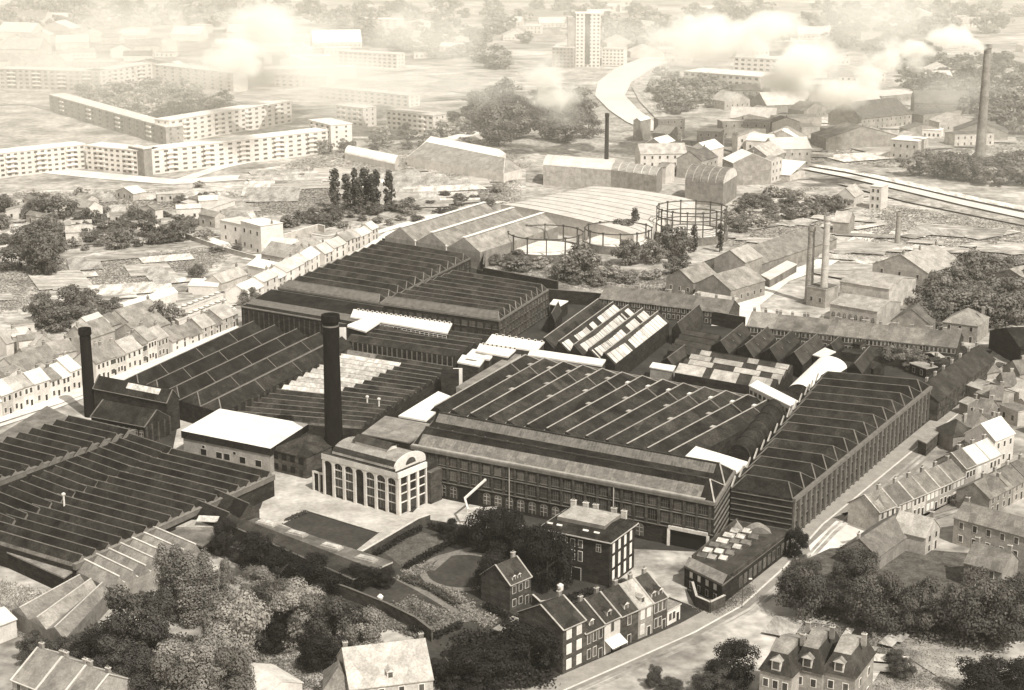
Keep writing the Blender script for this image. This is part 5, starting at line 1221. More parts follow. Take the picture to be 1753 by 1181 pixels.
flatb('white_shed', 'white-roofed shed between rough field and skylit sheds', [(322, 488), (372, 490), (378, 478), (330, 476)], 3.5, 'cream', 'white', th=.3)
flatb('white_shed', 'narrow white lean-to along the street behind the skylit sheds', [(218, 566), (225, 571), (276, 553), (270, 547)], 4, 'cream', 'white', th=.3)
wall_line('field_wall', 'long pale wall along the lane through the fields', [(318, 408), (380, 430), (438, 446)], 2, .4, 'litbrick', 'plaster')
wall_line('field_wall', 'pale wall between the modern house and the lane to the halls', [(468, 418), (545, 395), (556, 398)], 3, .4, 'litbrick', 'white')

# ------------------------------------------------------------------ apartment blocks
def block(label, p0, p1, depth, h, floors, n, wall='cream', roof='white', win=True, group=None, ends=1, name='apartment_block', cat='apartment block', balc=True):
    a, L, D, rz = frame_from(p0, p1, depth); rt = thing(name, label, cat, (a.x, a.y, 0), rz, group)
    MB().box(0, L, 0, D, 0, h, wall, 'paleroof').build('wall', rt); b = MB(); b.box(-.3, L + .3, -.3, D + .3, h, h + .5, roof); b.build('roof', rt)
    if win:
        fh = h / floors; me = winmesh('plain', min(2.6, L / n * .5), fh * .42, wall, 'tarroof')
        for f in range(floors):
            for i in range(n): put('window', me, rt, (L * (i + .5) / n, 0, f * fh + fh * .35))
        if balc:
            k = max(2, n // 4)
            for j in range(k):
                x = L * (j + .5) / k; b = MB()
                for f in range(1, floors): b.box(x - 3, x + 3, -1.1, -.1, f * fh, f * fh + .9, 'white')
                b.build('balcony_stack', rt)
        for s, (A, B) in enumerate((((L, 0), (L, D)), ((0, D), (0, 0)))):
            if ends:
                for f in range(floors): windows(rt, A, B, 2, f * fh + fh * .35, 1.2, fh * .4, 'plain', wall, 'tarroof', .8, .8)
    return rt
block('long lit five-storey apartment block facing the rough field, front block of the estate', (262, 299), (562, 262), 12, 13, 5, 20)
block('apartment wing turning away beside the dark corner recess of the long lit block', (150, 290), (248, 301), 12, 13, 5, 10, 'cream')
block('apartment block ending at the picture edge beside the turned wing', (-60, 312), (148, 288), 12, 13, 5, 18, 'cream')
block('parallel apartment block standing behind the long lit block', (292, 247), (500, 210), 12, 14, 5, 18)
block('short apartment block closing the end of the long lit block', (530, 246), (567, 256), 14, 14, 5, 4)
block('tall dark recess at the corner of the long lit apartment block', (248, 302), (262, 300), 14, 14.5, 5, 1, 'greyroof', 'paleroof', win=False)  # dark corner recess given as a solid block in darker grey
block('low long apartment wing running toward the wooded courtyard', (86, 190), (285, 250), 11, 11, 4, 16, 'litbrick', 'paleroof')
block('far apartment block with shaded long front beyond the wooded courtyard', (0, 152), (172, 157), 14, 15, 5, 16, 'litbrick', 'plaster', ends=0)  # shade on this front is put into the darker wall colour
block('far apartment block with lit front meeting the shaded one', (174, 157), (262, 142), 14, 15, 5, 9, 'cream', 'plaster', ends=0)  # sunlit front, brightened by the paler wall colour
block('far pale apartment block fading into the smoke', (264, 142), (400, 158), 14, 14, 5, 10, 'cream', 'plaster', ends=0, balc=False)
block('pale low block in the mist right of the far apartments', (470, 148), (560, 152), 14, 9, 3, 8, 'cream', 'plaster', ends=0, balc=False)
block('misty apartment block between the wasteland and the trees', (662, 222), (742, 232), 12, 12, 4, 9, 'cream', 'plaster')
block('misty apartment block behind the dark tree screen', (575, 212), (622, 218), 12, 12, 4, 5, 'cream', 'plaster')
block('long misty slab block under the upper woodland', (580, 112), (680, 118), 12, 12, 4, 12, 'cream', 'plaster', balc=False)
block('wide misty block below the slab block', (545, 168), (700, 184), 12, 8, 3, 14, 'cream', 'plaster', balc=False)
block('pale flat block at the top beside the dark copse', (610, 50), (682, 52), 16, 11, 4, 6, 'cream', 'white', balc=False)
rt = block('slender white residential tower block beside the canal bend', (985, 116), (1027, 116), 16, 45, 15, 6, 'cream', 'white', name='tower_block', cat='tower block', balc=False)
b = MB(); b.box(-6.5, -.02, 1, 12, 0, 42, 'litbrick', 'plaster'); b.build('side_wing', rt); b = MB(); b.box(8, 12, -.5, -.1, 3, 45, 'tarroof'); b.build('stair_slot', rt)
block('lower wing attached at the foot of the tower block', (945, 116), (982, 117), 14, 17, 6, 6, 'litbrick', 'plaster', balc=False)
block('low block just right of the tower block by the canal', (1030, 112), (1068, 113), 14, 14, 5, 6, 'cream', 'plaster', balc=False)
block('broad pale factory block under the smoke right of the canal', (1170, 140), (1300, 150), 30, 8, 2, 12, 'plaster', 'white', balc=False)
block('second pale block under the smoke, nearer the works', (1255, 128), (1330, 132), 20, 14, 4, 7, 'cream', 'plaster', balc=False)
barrel('white_tube_shed', 'long low white tubular shed lying in the wasteland', [(590, 262), (676, 281), (684, 270), (600, 253)], 3.5, 2.6, 'plaster', 'white', 'a')
shed('long_grey_shed', 'long grey hip-roofed shed with a white end gable', [(697, 268), (862, 297), (893, 289), (738, 250)], 5, 1, 'a', rh=6, frac=.5, hip=6, wall='plaster', roof='litroof', glass='litroof', trim='plaster')
shed('white_ridge_shed', 'long white-roofed shed behind the grey hip-roofed shed', [(722, 248), (848, 270), (866, 263), (750, 238)], 6, 1, 'a', rh=3.5, frac=.5, hip=1, wall='plaster', roof='white', glass='plaster', trim='plaster')
flatb('white_strip_shed', 'narrow white shed angled behind the two long sheds', [(748, 238), (762, 242), (858, 220), (848, 215)], 4, 'cream', 'white', th=.3)
flatb('pale_shed', 'pale flat roof in the middle of the allotments', [(310, 345), (355, 358), (402, 342), (362, 330)], 3, 'cream', 'paleroof')

# canal-side works cluster and far industry
rg = random.Random(31)
def bits(n, box, hr, sz, names, group, roofs, walls, seed, rot=(0,), cat='works building', name='works_building', kinds=('flat', 'gable', 'gable_y')):
    r = random.Random(seed); k = 0
    x0, x1, y0, y1 = box; placed = []
    for i in range(n * 12):
        if k >= n: break
        px, py = r.uniform(x0, x1), r.uniform(y0, y1); p = W(px, py); L = r.uniform(*sz); D = L * r.uniform(.35, .8)
        if any((p.x - q.x) ** 2 + (p.y - q.y) ** 2 < ((L + l) * .52) ** 2 for q, l in placed): continue
        placed.append((p, L)); hh = r.uniform(*hr); kd = r.choice(kinds)
        house(names, None, None, h=hh, rh=1.0 if kd == 'flat' else min(L, D) * .3, roof=kd, wall=r.choice(walls), rm=r.choice(roofs), name=name, cat=cat, cols=max(2, int(L / 4)) if r.random() < .7 else 0, floors=max(1, int(hh / 3.6)), chim=r.choice((0, 0, 1)), world=(p, L, D, R(r.choice(rot) + r.uniform(-5, 5))), group=group, door=False)
        k += 1
bits(22, (1090, 1330, 232, 318), (5, 13), (12, 26), 'one of the clustered works buildings crowding the canal bank', 'works buildings on the canal bank', ('greyroof', 'paleroof', 'litroof', 'tarroof', 'white'), ('litbrick', 'brick', 'plaster'), 2, (-15, 10, 60))
bits(34, (1240, 1640, 172, 262), (4, 8), (16, 48), 'one of the low industrial sheds in the dark strip under the smoke', 'low industrial sheds under the smoke', ('greyroof', 'rooftile', 'litroof', 'paleroof', 'tarroof'), ('litbrick', 'brick', 'brick'), 3, (-10, 12, 30))
house('bright box-shaped building between industrial strip and canal', (1523, 272), (1570, 276), 18, 11, 1, 'flat', 'litbrick', 'white', 'works_building', 'works building', cols=4, floors=2, chim=0, door=False)
house('white low office below the very tall chimney', (1571, 236), (1610, 238), 12, 5, 1, 'flat', 'white', 'white', 'works_building', 'works building', cols=5, floors=1, chim=0, door=False)
house('works house with a dazzling white sloping roof by the canal halls', (1305, 305), (1352, 310), 18, 3, 5, 'lean', 'litbrick', 'white', 'works_building', 'works building', cols=0, floors=1, chim=0, door=False)
house('tall pale tower-like works building at the canal kink', (1488, 358), (1507, 360), 9, 11, 1, 'flat', 'plaster', 'plaster', 'works_building', 'works building', cols=2, floors=3, chim=0, door=False)
house('vaulted pale gable building beside the canal kink', (1430, 352), (1462, 355), 14, 5, 4, 'gable_y', 'plaster', 'litroof', 'works_building', 'works building', cols=1, floors=1, chim=0, door=False)
house('white square works tower with side chimney above the barrel hall', (1276, 276), (1318, 279), 12, 12, 3, 'gable', 'plaster', 'plaster', 'works_building', 'works building', cols=3, floors=2, chim=1, door=False)
house('dark square works tower in front of the thin chimney', (1192, 262), (1232, 264), 12, 13, 3, 'flat', 'brick', 'litroof', 'works_building', 'works building', cols=3, floors=3, chim=0, door=False)
bits(46, (-20, 420, 22, 130), (4, 8), (14, 40), 'one of the small suburban houses near the far upper corner', 'suburban houses in the far corner', ('plaster', 'paleroof', 'litroof', 'greyroof'), ('plaster', 'cream'), 4, (5, -12), cat='house', name='suburban_house')
bits(50, (690, 1250, 18, 110), (4, 8), (12, 30), 'one of the tiny pale houses scattered on the horizon fields', 'tiny houses on the far fields', ('plaster', 'paleroof', 'litroof'), ('plaster', 'cream'), 5, (5, -12), cat='house', name='suburban_house')
bits(34, (1250, 1753, 18, 150), (4, 8), (12, 34), 'one of the tiny houses scattered beyond the smoke plumes', 'tiny houses beyond the smoke', ('plaster', 'paleroof', 'litroof'), ('plaster', 'cream'), 6, (5, -12), cat='house', name='suburban_house')
bits(15, (0, 130, 345, 420), (4, 6), (8, 13), 'one of the cottages among the dark trees near the picture edge', 'cottages among the edge trees', ('greyroof', 'litroof'), ('plaster', 'litbrick'), 7, (15, -40), cat='cottage', name='cottage')
bits(9, (170, 370, 335, 392), (3, 6), (8, 14), 'one of the cottages in the allotments behind the lane wall', 'cottages in the allotments', ('greyroof', 'litroof', 'paleroof'), ('plaster', 'litbrick'), 8, (15, -40), cat='cottage', name='cottage')
bits(10, (430, 560, 70, 135), (5, 9), (20, 50), 'one of the bleached blocks in the thick of the smoke', 'bleached blocks in the smoke', ('white', 'plaster'), ('plaster', 'cream'), 9, (5, -12), cat='building', name='pale_block')
bits(12, (0, 60, 575, 660), (4, 6), (7, 11), 'one of the yard houses crowded behind the bright street row', 'yard houses behind the bright row', ('greyroof', 'litroof', 'paleroof'), ('plaster', 'litbrick'), 10, (30, -60), cat='cottage', name='yard_house')
bits(16, (1640, 1753, 650, 740), (3, 4.5), (6, 10), 'one of the sheds and outhouses behind the outer road cottages', 'outhouses behind the road cottages', ('greyroof', 'litroof', 'rooftile'), ('brick', 'litbrick'), 11, (30, -60), cat='outhouse', name='outhouse')
bits(12, (1450, 1640, 600, 640), (2.5, 4), (4, 8), 'one of the dark outhouses in the yards behind the long terrace', 'outhouses in the terrace yards', ('slate3', 'slate2', 'litroof'), ('dbrick2', 'dbrick'), 12, (30, -60), cat='outhouse', name='outhouse')

# ------------------------------------------------------------------ trees
KEEP = [W(*p) for p in ((1128, 226), (1096, 210), (1068, 190), (1052, 178), (1044, 165), (1047, 153), (1052, 142), (1085, 118), (1108, 109), (1130, 100), (1170, 84), (1380, 290), (1415, 297), (1450, 303), (1505, 315), (1560, 328), (1610, 340), (1660, 352), (1710, 363), (1750, 372), (1038, 250), (1038, 200), (1038, 225))]
def clear(p): return all((p - k).length > 26 for k in KEEP)
# big trees at the bottom left, outside the wall
for lab, x, y, r_, h_, k in (
    ('tall narrow poplar standing over the glazed shed, first of the clump', 283, 1030, 2.8, 15, 'poplarnear'), ('tall narrow poplar, second of the clump over the glazed shed', 305, 1040, 3.0, 16, 'poplarnear'),
    ('broad poplar in the middle of the clump by the glazed shed', 330, 1050, 3.4, 15.5, 'poplarnear'), ('tallest poplar beside the half-round shed', 355, 1045, 3.4, 15, 'poplarnear'), ('poplar closest to the garden wall in the clump', 382, 1030, 3.4, 12, 'nearpale'),
    ('big round dark-leaved tree below the glazed shed', 232, 1100, 8.8, 13.5, 'near'), ('brilliant pale-crowned tree in the centre of the grove', 405, 1135, 9.0, 16, 'nearpale'),
    ('pale feathery tree at the bottom of the grove', 320, 1185, 9.0, 12, 'nearpale'), ('large mottled tree joining the two pale trees', 380, 1180, 8.0, 13, 'nearpale'),
    ('dark tree between the round tree and the row of houses', 205, 1160, 6.5, 10, 'near'), ('low dark tree over the short grey row', 255, 1180, 6, 9, 'near'),
    ('mottled tree under the long factory wall, nearest the poplars', 435, 1030, 6.0, 10, 'nearpale'), ('mottled tree in the belt along the factory wall', 480, 1055, 6.5, 11, 'near'),
    ('full pale tree in the belt along the factory wall', 520, 1085, 7.5, 13, 'nearpale'), ('tree at the end of the wall belt near the bright roof', 575, 1095, 7.0, 12, 'near'),
    ('mid-height tree between the wall belt and kitchen garden', 625, 1105, 6.0, 10, 'nearpale'), ('dark shrubby tree in the shadow of the wall belt', 455, 1095, 5, 7, 'neardark'), ('small tree right below the belt in the meadow', 545, 1125, 5, 7, 'neardark'),
    ('bushy tree at the corner of the pale three-roofed shed', 130, 1120, 5, 7, 'near'), ('small dark tree by the sheds at the picture edge', 60, 1110, 4, 6, 'near'), ('dark tree below the pale shed, over the houses', 165, 1130, 5, 8, 'neardark')):
    tree(lab, x, y + 22, r_ * .9, h_ * 1.0, k, group='grove below the saw-tooth sheds')
# factory garden
for lab, x, y, r_, h_, k in (
    ('dark conical tree beside the half-round shed', 386, 950, 3.5, 8, 'neardark'), ('dark tree over the lower workshop roof', 445, 985, 5.5, 9.5, 'neardark'), ('spreading dark tree against the workshop wall', 478, 1005, 4.5, 8, 'neardark'),
    ('dark tree at the end of the workshop', 545, 1020, 6.0, 8.5, 'neardark'), ('dark shrub tree beside the white garden ornament', 612, 1010, 4.0, 5.5, 'neardark'), ('shrub tree below the pale end of the workshop', 655, 1005, 3.2, 4.5, 'neardark'),
    ('small dark tree at the end of the yard hedge', 768, 922, 2.6, 5, 'neardark'), ('large dark tree beside the pipe gantry', 835, 945, 6.2, 10.5, 'neardark'), ('large dark tree between gantry and office', 882, 952, 6.0, 10, 'neardark'),
    ('small dark tree below the pipe gantry', 800, 932, 2.6, 4.5, 'neardark'), ('dark round tree beside the round lawn', 842, 1018, 5.0, 9.5, 'neardark'), ('tall dark weeping tree between garden house and office', 936, 1008, 5.8, 14, 'neardark'),
    ('dark tree behind the garden house', 912, 985, 4.0, 8, 'neardark'), ('dark tree over the garage roof', 905, 1150, 7.0, 10.5, 'neardark'), ('dark bushy tree at the bottom edge beside the garage', 835, 1178, 7.0, 9, 'neardark'), ('dark tree before the terrace gable', 950, 1140, 4.0, 7, 'neardark'),
    ('dark low tree beside the bottom villa', 778, 1172, 5.0, 7, 'neardark'), ('dark bush tree between terrace and garage', 935, 1085, 3.4, 6.0, 'neardark'), ('small shrub tree in the office forecourt', 1062, 1012, 2.0, 3, 'near')):
    tree(lab, x, y, r_, h_, k, group='trees of the factory garden')
# trees by the square
for lab, x, y, r_, h_, k in (
    ('dark tree leaning against the foot of the street mill', 1362, 945, 3.6, 8, 'neardark'), ('huge round tree at the kink of the street', 1380, 1045, 7.6, 14, 'near'), ('slim tree just behind the huge round tree at the street kink', 1372, 992, 3.4, 8, 'near'),
    ('dark tree below the low tiled house on the square', 1465, 1005, 6.0, 12, 'near'), ('broad light-topped tree in the middle of the park belt', 1505, 1068, 7.8, 15, 'near'), 
    ('mottled tree next to the broad one in the park belt', 1572, 1070, 6.8, 13, 'near'),  ('largest crown of the park belt near the picture edge', 1668, 1085, 9.0, 17, 'near'),
     ('edge tree beyond the largest crown', 1725, 1090, 7.5, 14, 'near'), ('dark tree at the far picture edge of the park belt', 1760, 1050, 7, 12, 'near'),
    ('dark low tree in the bottom corner', 1690, 1190, 7.5, 9, 'neardark'), ('second dark low tree cut by the bottom corner', 1745, 1185, 6, 9, 'neardark'), ('dark tree beside the mansions on the forecourt', 1256, 1160, 6.2, 9.5, 'neardark'),
    ('low dark tree under the mansion forecourt tree', 1222, 1190, 5, 6, 'near'), ('small pointed shrub tree on the sandy forecourt', 1118, 1178, 2.2, 5.5, 'near'), ('low bush tree on the forecourt edge', 1150, 1190, 3, 4, 'near'),
    ('small garden tree at the corner of the sandy ground', 1545, 1160, 3, 4.5, 'near'), ('round young tree on the sandy ground', 1530, 1140, 2.6, 4, 'near'),
    ('dark small tree by the bend of the side street', 1648, 868, 3.2, 6, 'middark'), ('leafy tree between the upper cottages and white-roofed house', 1655, 790, 3.4, 6, 'middark'), ('small tree in the yard behind the side-street row', 1672, 748, 4, 5, 'mid')):
    tree(lab, x, y + (10 if h_ > 7 else 0), r_ * .86, h_ * .84, k, group='trees around the square and park belt')
def mass(n, poly_, name, mk, rr, hh, seed, mind):
    """trees nobody could count, as one object"""
    r = random.Random(seed); V = []; F = []; C = []; placed = []
    xs = [p[0] for p in poly_]; ys = [p[1] for p in poly_]
    for t_ in range(n * 30):
        if len(placed) >= n: break
        x, y = r.uniform(min(xs), max(xs)), r.uniform(min(ys), max(ys)); c = False; j = len(poly_) - 1
        for i in range(len(poly_)):
            xi, yi = poly_[i]; xj, yj = poly_[j]
            if (yi > y) != (yj > y) and x < (xj - xi) * (y - yi) / (yj - yi) + xi: c = not c
            j = i
        if not c: continue
        p = W(x, y)
        if not clear(p): continue
        if any((p - q).length < mind for q in placed): continue
        placed.append(p); rad = r.uniform(*rr); sc = Vector((rad / 5, rad / 5, rad * r.uniform(*hh) / 8.2)); me = CR['far'][r.randrange(4)]; k = len(V); cc = r.uniform(-.25, .25)
        ca, sa = math.cos(rad * 9), math.sin(rad * 9)
        V += [((v.co.x * ca - v.co.y * sa) * sc.x + p.x, (v.co.x * sa + v.co.y * ca) * sc.y + p.y, v.co.z * sc.z) for v in me.vertices]
        F += [tuple(k + i for i in f.vertices) for f in me.polygons]; C += [min(1, max(0, d.value + cc)) for d in me.attributes['leaf'].data]
    me = bpy.data.meshes.new(name); me.from_pydata(V, [], F); at = me.attributes.new("leaf", 'FLOAT', 'FACE'); at.data.foreach_set('value', C); me.materials.append(M(mk))
    o = bpy.data.objects.new(name, me); COL.objects.link(o); o['kind'] = 'stuff'
def scatter(n, poly_, lab, group, kinds, rr, hh, seed, name='tree', mind=5, cat='tree'):
    r = random.Random(seed); k = 0; placed = []
    xs = [p[0] for p in poly_]; ys = [p[1] for p in poly_]
    def inside(x, y):
        c = False; j = len(poly_) - 1
        for i in range(len(poly_)):
            xi, yi = poly_[i]; xj, yj = poly_[j]
            if (yi > y) != (yj > y) and x < (xj - xi) * (y - yi) / (yj - yi) + xi: c = not c
            j = i
        return c
    for t_ in range(n * 30):
        if k >= n: break
        x, y = r.uniform(min(xs), max(xs)), r.uniform(min(ys), max(ys))
        if not inside(x, y): continue
        p = W(x, y)
        if not clear(p): continue
        if any((p - q).length < mind for q in placed): continue
        placed.append(p); rad = r.uniform(*rr); tree(lab, 0, 0, rad, rad * r.uniform(*hh), r.choice(kinds), group=group, world=p, name=name, cat=cat); k += 1
S = scatter
S(8, [(568, 362), (672, 362), (668, 356), (570, 356)], 'one of the dark poplars in the dense clump on the wasteland', 'dense poplar clump on the wasteland', ('poplar',), (2.6, 3.6), (5.4, 6.6), 41, mind=5)
S(10, [(480, 392), (720, 362), (715, 352), (490, 380)], 'one of the low bushes at the foot of the wasteland poplars', 'bushes at the foot of the poplars', ('fardark', 'mid'), (3, 5.5), (1.0, 1.4), 42, name='bush', mind=7, cat='bush')
S(2, [(1186, 432), (1240, 432), (1240, 430), (1186, 430)], 'narrow poplar standing against the tallest gasholder frame', 'pair of poplars at the tallest gasholder', ('poplar',), (1.9, 2.3), (5.5, 6), 43, mind=9)
tree('slim dark poplar rising before the great white roof', 1086, 408, 2.3, 13, 'poplar')
for lab, x, y, r_, h_ in (('rounded tree in front of the middle gasholder', 1062, 412, 7, 10), ('largest tree between the first two gasholders', 1000, 478, 8.5, 14), ('tree at the rim of the middle gasholder', 1072, 452, 6, 10), ('broad tree between middle and tallest gasholder', 1150, 440, 9, 13), ('tree below the broad gasholder tree', 1120, 450, 6, 9), ('tree over the boundary behind the tall-windowed mill', 965, 480, 6, 8), ('bushy tree left of the gas works gables', 1165, 470, 6, 8), ('tree before the dark hedge of the first gasholder', 890, 462, 5, 6)):
    tree(lab, x, y, r_, h_, 'mid', group='trees among the gasholders')
S(22, [(840, 455), (990, 490), (1140, 485), (1120, 468), (960, 455), (860, 440)], 'one of the bushes filling the ground below the gasholders', 'bushes below the gasholders', ('mid', 'far'), (3, 5), (.8, 1.2), 44, name='bush', mind=6, cat='bush')
S(26, [(1590, 560), (1753, 560), (1753, 480), (1640, 480), (1600, 500)], 'one of the massed park trees beyond the long terrace', 'park trees beyond the long terrace', ('mid',), (6, 9), (1.3, 1.6), 45, mind=8)
S(26, [(850, 250), (1015, 258), (1022, 215), (1000, 185), (960, 180), (850, 180), (800, 205)], 'one of the dark trees in the wood beside the canal', 'dark wood beside the canal', ('middark',), (8, 13), (1.1, 1.5), 46, mind=14)
S(34, [(840, 370), (590, 400), (480, 398), (470, 380), (660, 350), (860, 320)], 'one of the bushes spread over the wasteland by the halls', 'bushes on the wasteland by the halls', ('fardark', 'mid'), (2.5, 5), (.7, 1.1), 47, name='bush', mind=7, cat='bush')
S(15, [(0, 470), (110, 460), (130, 380), (60, 350), (0, 350)], 'one of the dark trees by the cottages at the picture edge', 'dark trees by the edge cottages', ('mid', 'middark'), (4, 8), (1.1, 1.5), 48, mind=9)
S(13, [(130, 420), (300, 430), (330, 390), (150, 380)], 'one of the round trees along the lane through the fields', 'trees along the field lane', ('mid',), (4, 7), (1.0, 1.4), 49, mind=9)
S(11, [(55, 560), (100, 570), (235, 545), (230, 535), (140, 530), (70, 530)], 'one of the round trees lining the gardens behind the street', 'trees behind the street gardens', ('mid', 'middark'), (4.5, 6.5), (1.2, 1.6), 50, mind=8)
tree('big round bush beside the skylit sheds', 280, 560, 6.5, 9, 'mid'); tree('round bush by the mill corner', 428, 520, 4.5, 6, 'mid'); tree('lone round tree in the rough field above the sheds', 339, 478, 3.5, 6, 'mid'); tree('tall dark tree at the picture edge above the gardens', 75, 470, 8, 16, 'middark')
S(40, [(0, 425), (420, 440), (420, 310), (260, 330), (0, 340)], 'one of the low bushes dotted over the rough allotments', 'bushes on the allotments', ('far', 'mid'), (2, 4), (.9, 1.3), 51, name='bush', mind=8, cat='bush')
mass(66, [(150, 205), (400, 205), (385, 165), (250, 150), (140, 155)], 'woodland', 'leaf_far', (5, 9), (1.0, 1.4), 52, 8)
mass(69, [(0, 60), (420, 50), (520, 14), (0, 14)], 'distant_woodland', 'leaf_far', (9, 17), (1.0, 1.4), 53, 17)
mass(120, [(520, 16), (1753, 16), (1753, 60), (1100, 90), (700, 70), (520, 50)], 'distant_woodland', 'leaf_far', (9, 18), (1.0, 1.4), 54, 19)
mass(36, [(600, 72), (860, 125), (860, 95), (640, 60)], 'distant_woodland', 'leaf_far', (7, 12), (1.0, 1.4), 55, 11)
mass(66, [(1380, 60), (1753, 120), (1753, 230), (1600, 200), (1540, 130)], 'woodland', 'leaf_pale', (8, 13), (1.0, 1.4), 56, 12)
S(16, [(1560, 300), (1753, 330), (1753, 290), (1580, 280)], 'one of the dark trees between chimney foot and canal', 'dark trees at the chimney foot', ('fardark', 'middark'), (7, 11), (.9, 1.2), 57, mind=11)
S(34, [(1250, 400), (1450, 360), (1340, 330), (1250, 350)], 'one of the bushes on the slope behind the gas works hall', 'bushes behind the gas works hall', ('far', 'mid'), (3, 6), (.9, 1.2), 58, name='bush', mind=8, cat='bush')
S(22, [(430, 275), (860, 250), (820, 200), (600, 240)], 'one of the low trees around the wasteland sheds', 'low trees around the wasteland sheds', ('far', 'fardark'), (4, 8), (1.0, 1.4), 59, mind=14)
mass(39, [(1120, 120), (1400, 190), (1240, 180), (1130, 205)], 'woodland', 'leaf_far', (5, 9), (1.0, 1.4), 60, 11)
S(8, [(1470, 600), (1560, 640), (1600, 640), (1580, 615)], 'one of the dark trees crowding the terrace yards', 'dark trees in the terrace yards', ('middark',), (3.5, 5), (1.1, 1.4), 61, mind=6)

# hedges and beds of the factory garden
def hedge(label, pts, w_, h_, m='leaf_dark', seed=1):
    P = [W(*p) for p in pts]; o = P[0].copy(); r = random.Random(seed); v = []; f = []; col = []
    for a, b_ in zip(P, P[1:]):
        n = int((b_ - a).length * 60); d = (b_ - a).normalized(); nn = Vector((-d.y, d.x, 0))
        for i in range(n):
            p = a.lerp(b_, r.random()) - o + nn * r.uniform(-w_ / 2, w_ / 2) + Vector((0, 0, h_ * r.random() ** .5 * r.uniform(.85, 1.1)))
            nv = Vector((r.uniform(-1, 1), r.uniform(-1, 1), r.uniform(-.2, 1))).normalized(); x = nv.orthogonal().normalized() * .22; y = nv.cross(x).normalized() * .2; k = len(v)
            v += [tuple(p - x), tuple(p - y), tuple(p + x), tuple(p + y)]; f.append((k, k + 1, k + 2, k + 3)); col.append(r.random())
    me = bpy.data.meshes.new('hedge'); me.from_pydata(v, [], f); at = me.attributes.new("leaf", 'FLOAT', 'FACE'); at.data.foreach_set('value', col); me.materials.append(M(m))
    ob = bpy.data.objects.new('hedge', me); COL.objects.link(ob); ob.location = o; tag(ob, label, 'hedge', 'garden hedges')
hedge('dark clipped hedge along the yard side of the garden', [(735, 905), (775, 918), (830, 925)], 1.6, 1.8, seed=2)
hedge('dark hedge between the small lawn and the round lawn', [(692, 978), (740, 950), (790, 925)], 1.8, 1.5, seed=3)
hedge('hedge along the tall garden wall', [(640, 955), (690, 925), (722, 908)], 1.4, 1.4, seed=4)
hedge('flowering hedge beside the straight garden path', [(688, 992), (740, 1012), (785, 1040)], 2.0, 1.3, 'leaf', seed=5)
hedge('dark hedge of the office forecourt', [(960, 1035), (1010, 1018), (1058, 1030)], 1.8, 1.6, seed=6)
hedge('hedge bordering the kerbed yard lawn', [(490, 894), (524, 879)], 1.0, .9, 'leaf', seed=7)
hedge('thin hedge beside the garden house', [(830, 1040), (870, 1062), (905, 1070)], 1.6, 1.5, seed=8)
hedge('hedge closing the kitchen garden toward the bright villa', [(700, 1082), (745, 1095), (790, 1075)], 1.6, 1.6, seed=9)
def bed(name, pts, n, seed, m='leaf_pale', hmax=.6, sz=.22, clump=.5, up=0.0):
    P = [W(*p) for p in pts]; o = P[0].copy(); r = random.Random(seed); v = []; f = []; col = []
    for i in range(n // 8):
        a, b_ = r.random(), r.random(); c = P[0].lerp(P[1], a).lerp(P[3].lerp(P[2], a), b_) - o; cc = r.random()
        for j in range(8):
            p = c + Vector((r.gauss(0, clump), r.gauss(0, clump), r.random() * hmax)); nv = Vector((r.uniform(-1, 1), r.uniform(-1, 1), r.uniform(0, 1.4) + up)).normalized(); x = nv.orthogonal().normalized() * sz; y = nv.cross(x).normalized() * sz; k = len(v)
            v += [tuple(p - x), tuple(p - y), tuple(p + x), tuple(p + y)]; f.append((k, k + 1, k + 2, k + 3)); col.append(min(1, max(0, cc + r.uniform(-.2, .2))))
    me = bpy.data.meshes.new(name); me.from_pydata(v, [], f); at = me.attributes.new("leaf", 'FLOAT', 'FACE'); at.data.foreach_set('value', col); me.materials.append(M(m))
    ob = bpy.data.objects.new(name, me); COL.objects.link(ob); ob.location = o; ob['kind'] = 'stuff'
for i, q in enumerate(([(648, 1050), (705, 1024), (712, 1032), (656, 1058)], [(705, 1026), (790, 1058), (783, 1066), (700, 1034)], [(725, 1078), (785, 1055), (795, 1064), (735, 1088)], [(655, 1062), (720, 1085), (714, 1092), (650, 1070)], [(675, 1050), (705, 1040), (760, 1062), (735, 1074)], [(690, 978), (735, 965), (745, 975), (700, 988)], [(745, 1000), (790, 1018), (830, 1055), (800, 1060)], [(800, 1040), (850, 1060), (840, 1075), (790, 1058)])):
    bed('flower_bed_foliage', q, 1400, 100 + i)
for i, q in enumerate(([(1340, 1060), (1440, 1075), (1600, 1120), (1420, 1180)], [(1480, 1075), (1640, 1110), (1640, 1181), (1500, 1181)], [(1340, 1000), (1500, 1040), (1760, 1080), (1500, 1100)], [(400, 1090), (560, 1110), (560, 1181), (440, 1181)], [(0, 990), (120, 1030), (60, 1100), (-20, 1060)], [(1190, 1040), (1225, 1052), (1290, 1015), (1280, 1000)])):
    bed('weeds', q, 5000, 130 + i, 'leaf_pale', .3, .16, .8)
bed('undergrowth', [(440, 1010), (640, 1075), (620, 1130), (400, 1070)], 9000, 141, 'leaf', 1.8, .3, 1.0)
bed('undergrowth', [(1400, 1020), (1760, 1080), (1700, 1120), (1400, 1060)], 9000, 142, 'leaf', 1.8, .3, 1.0)
bed('undergrowth', [(150, 1080), (330, 1100), (400, 1200), (120, 1180)], 9000, 143, 'leaf', 1.8, .3, 1.0)
bed('undergrowth', [(790, 1090), (930, 1090), (940, 1175), (740, 1181)], 9000, 144, 'leaf_dark', 1.8, .3, 1.0)
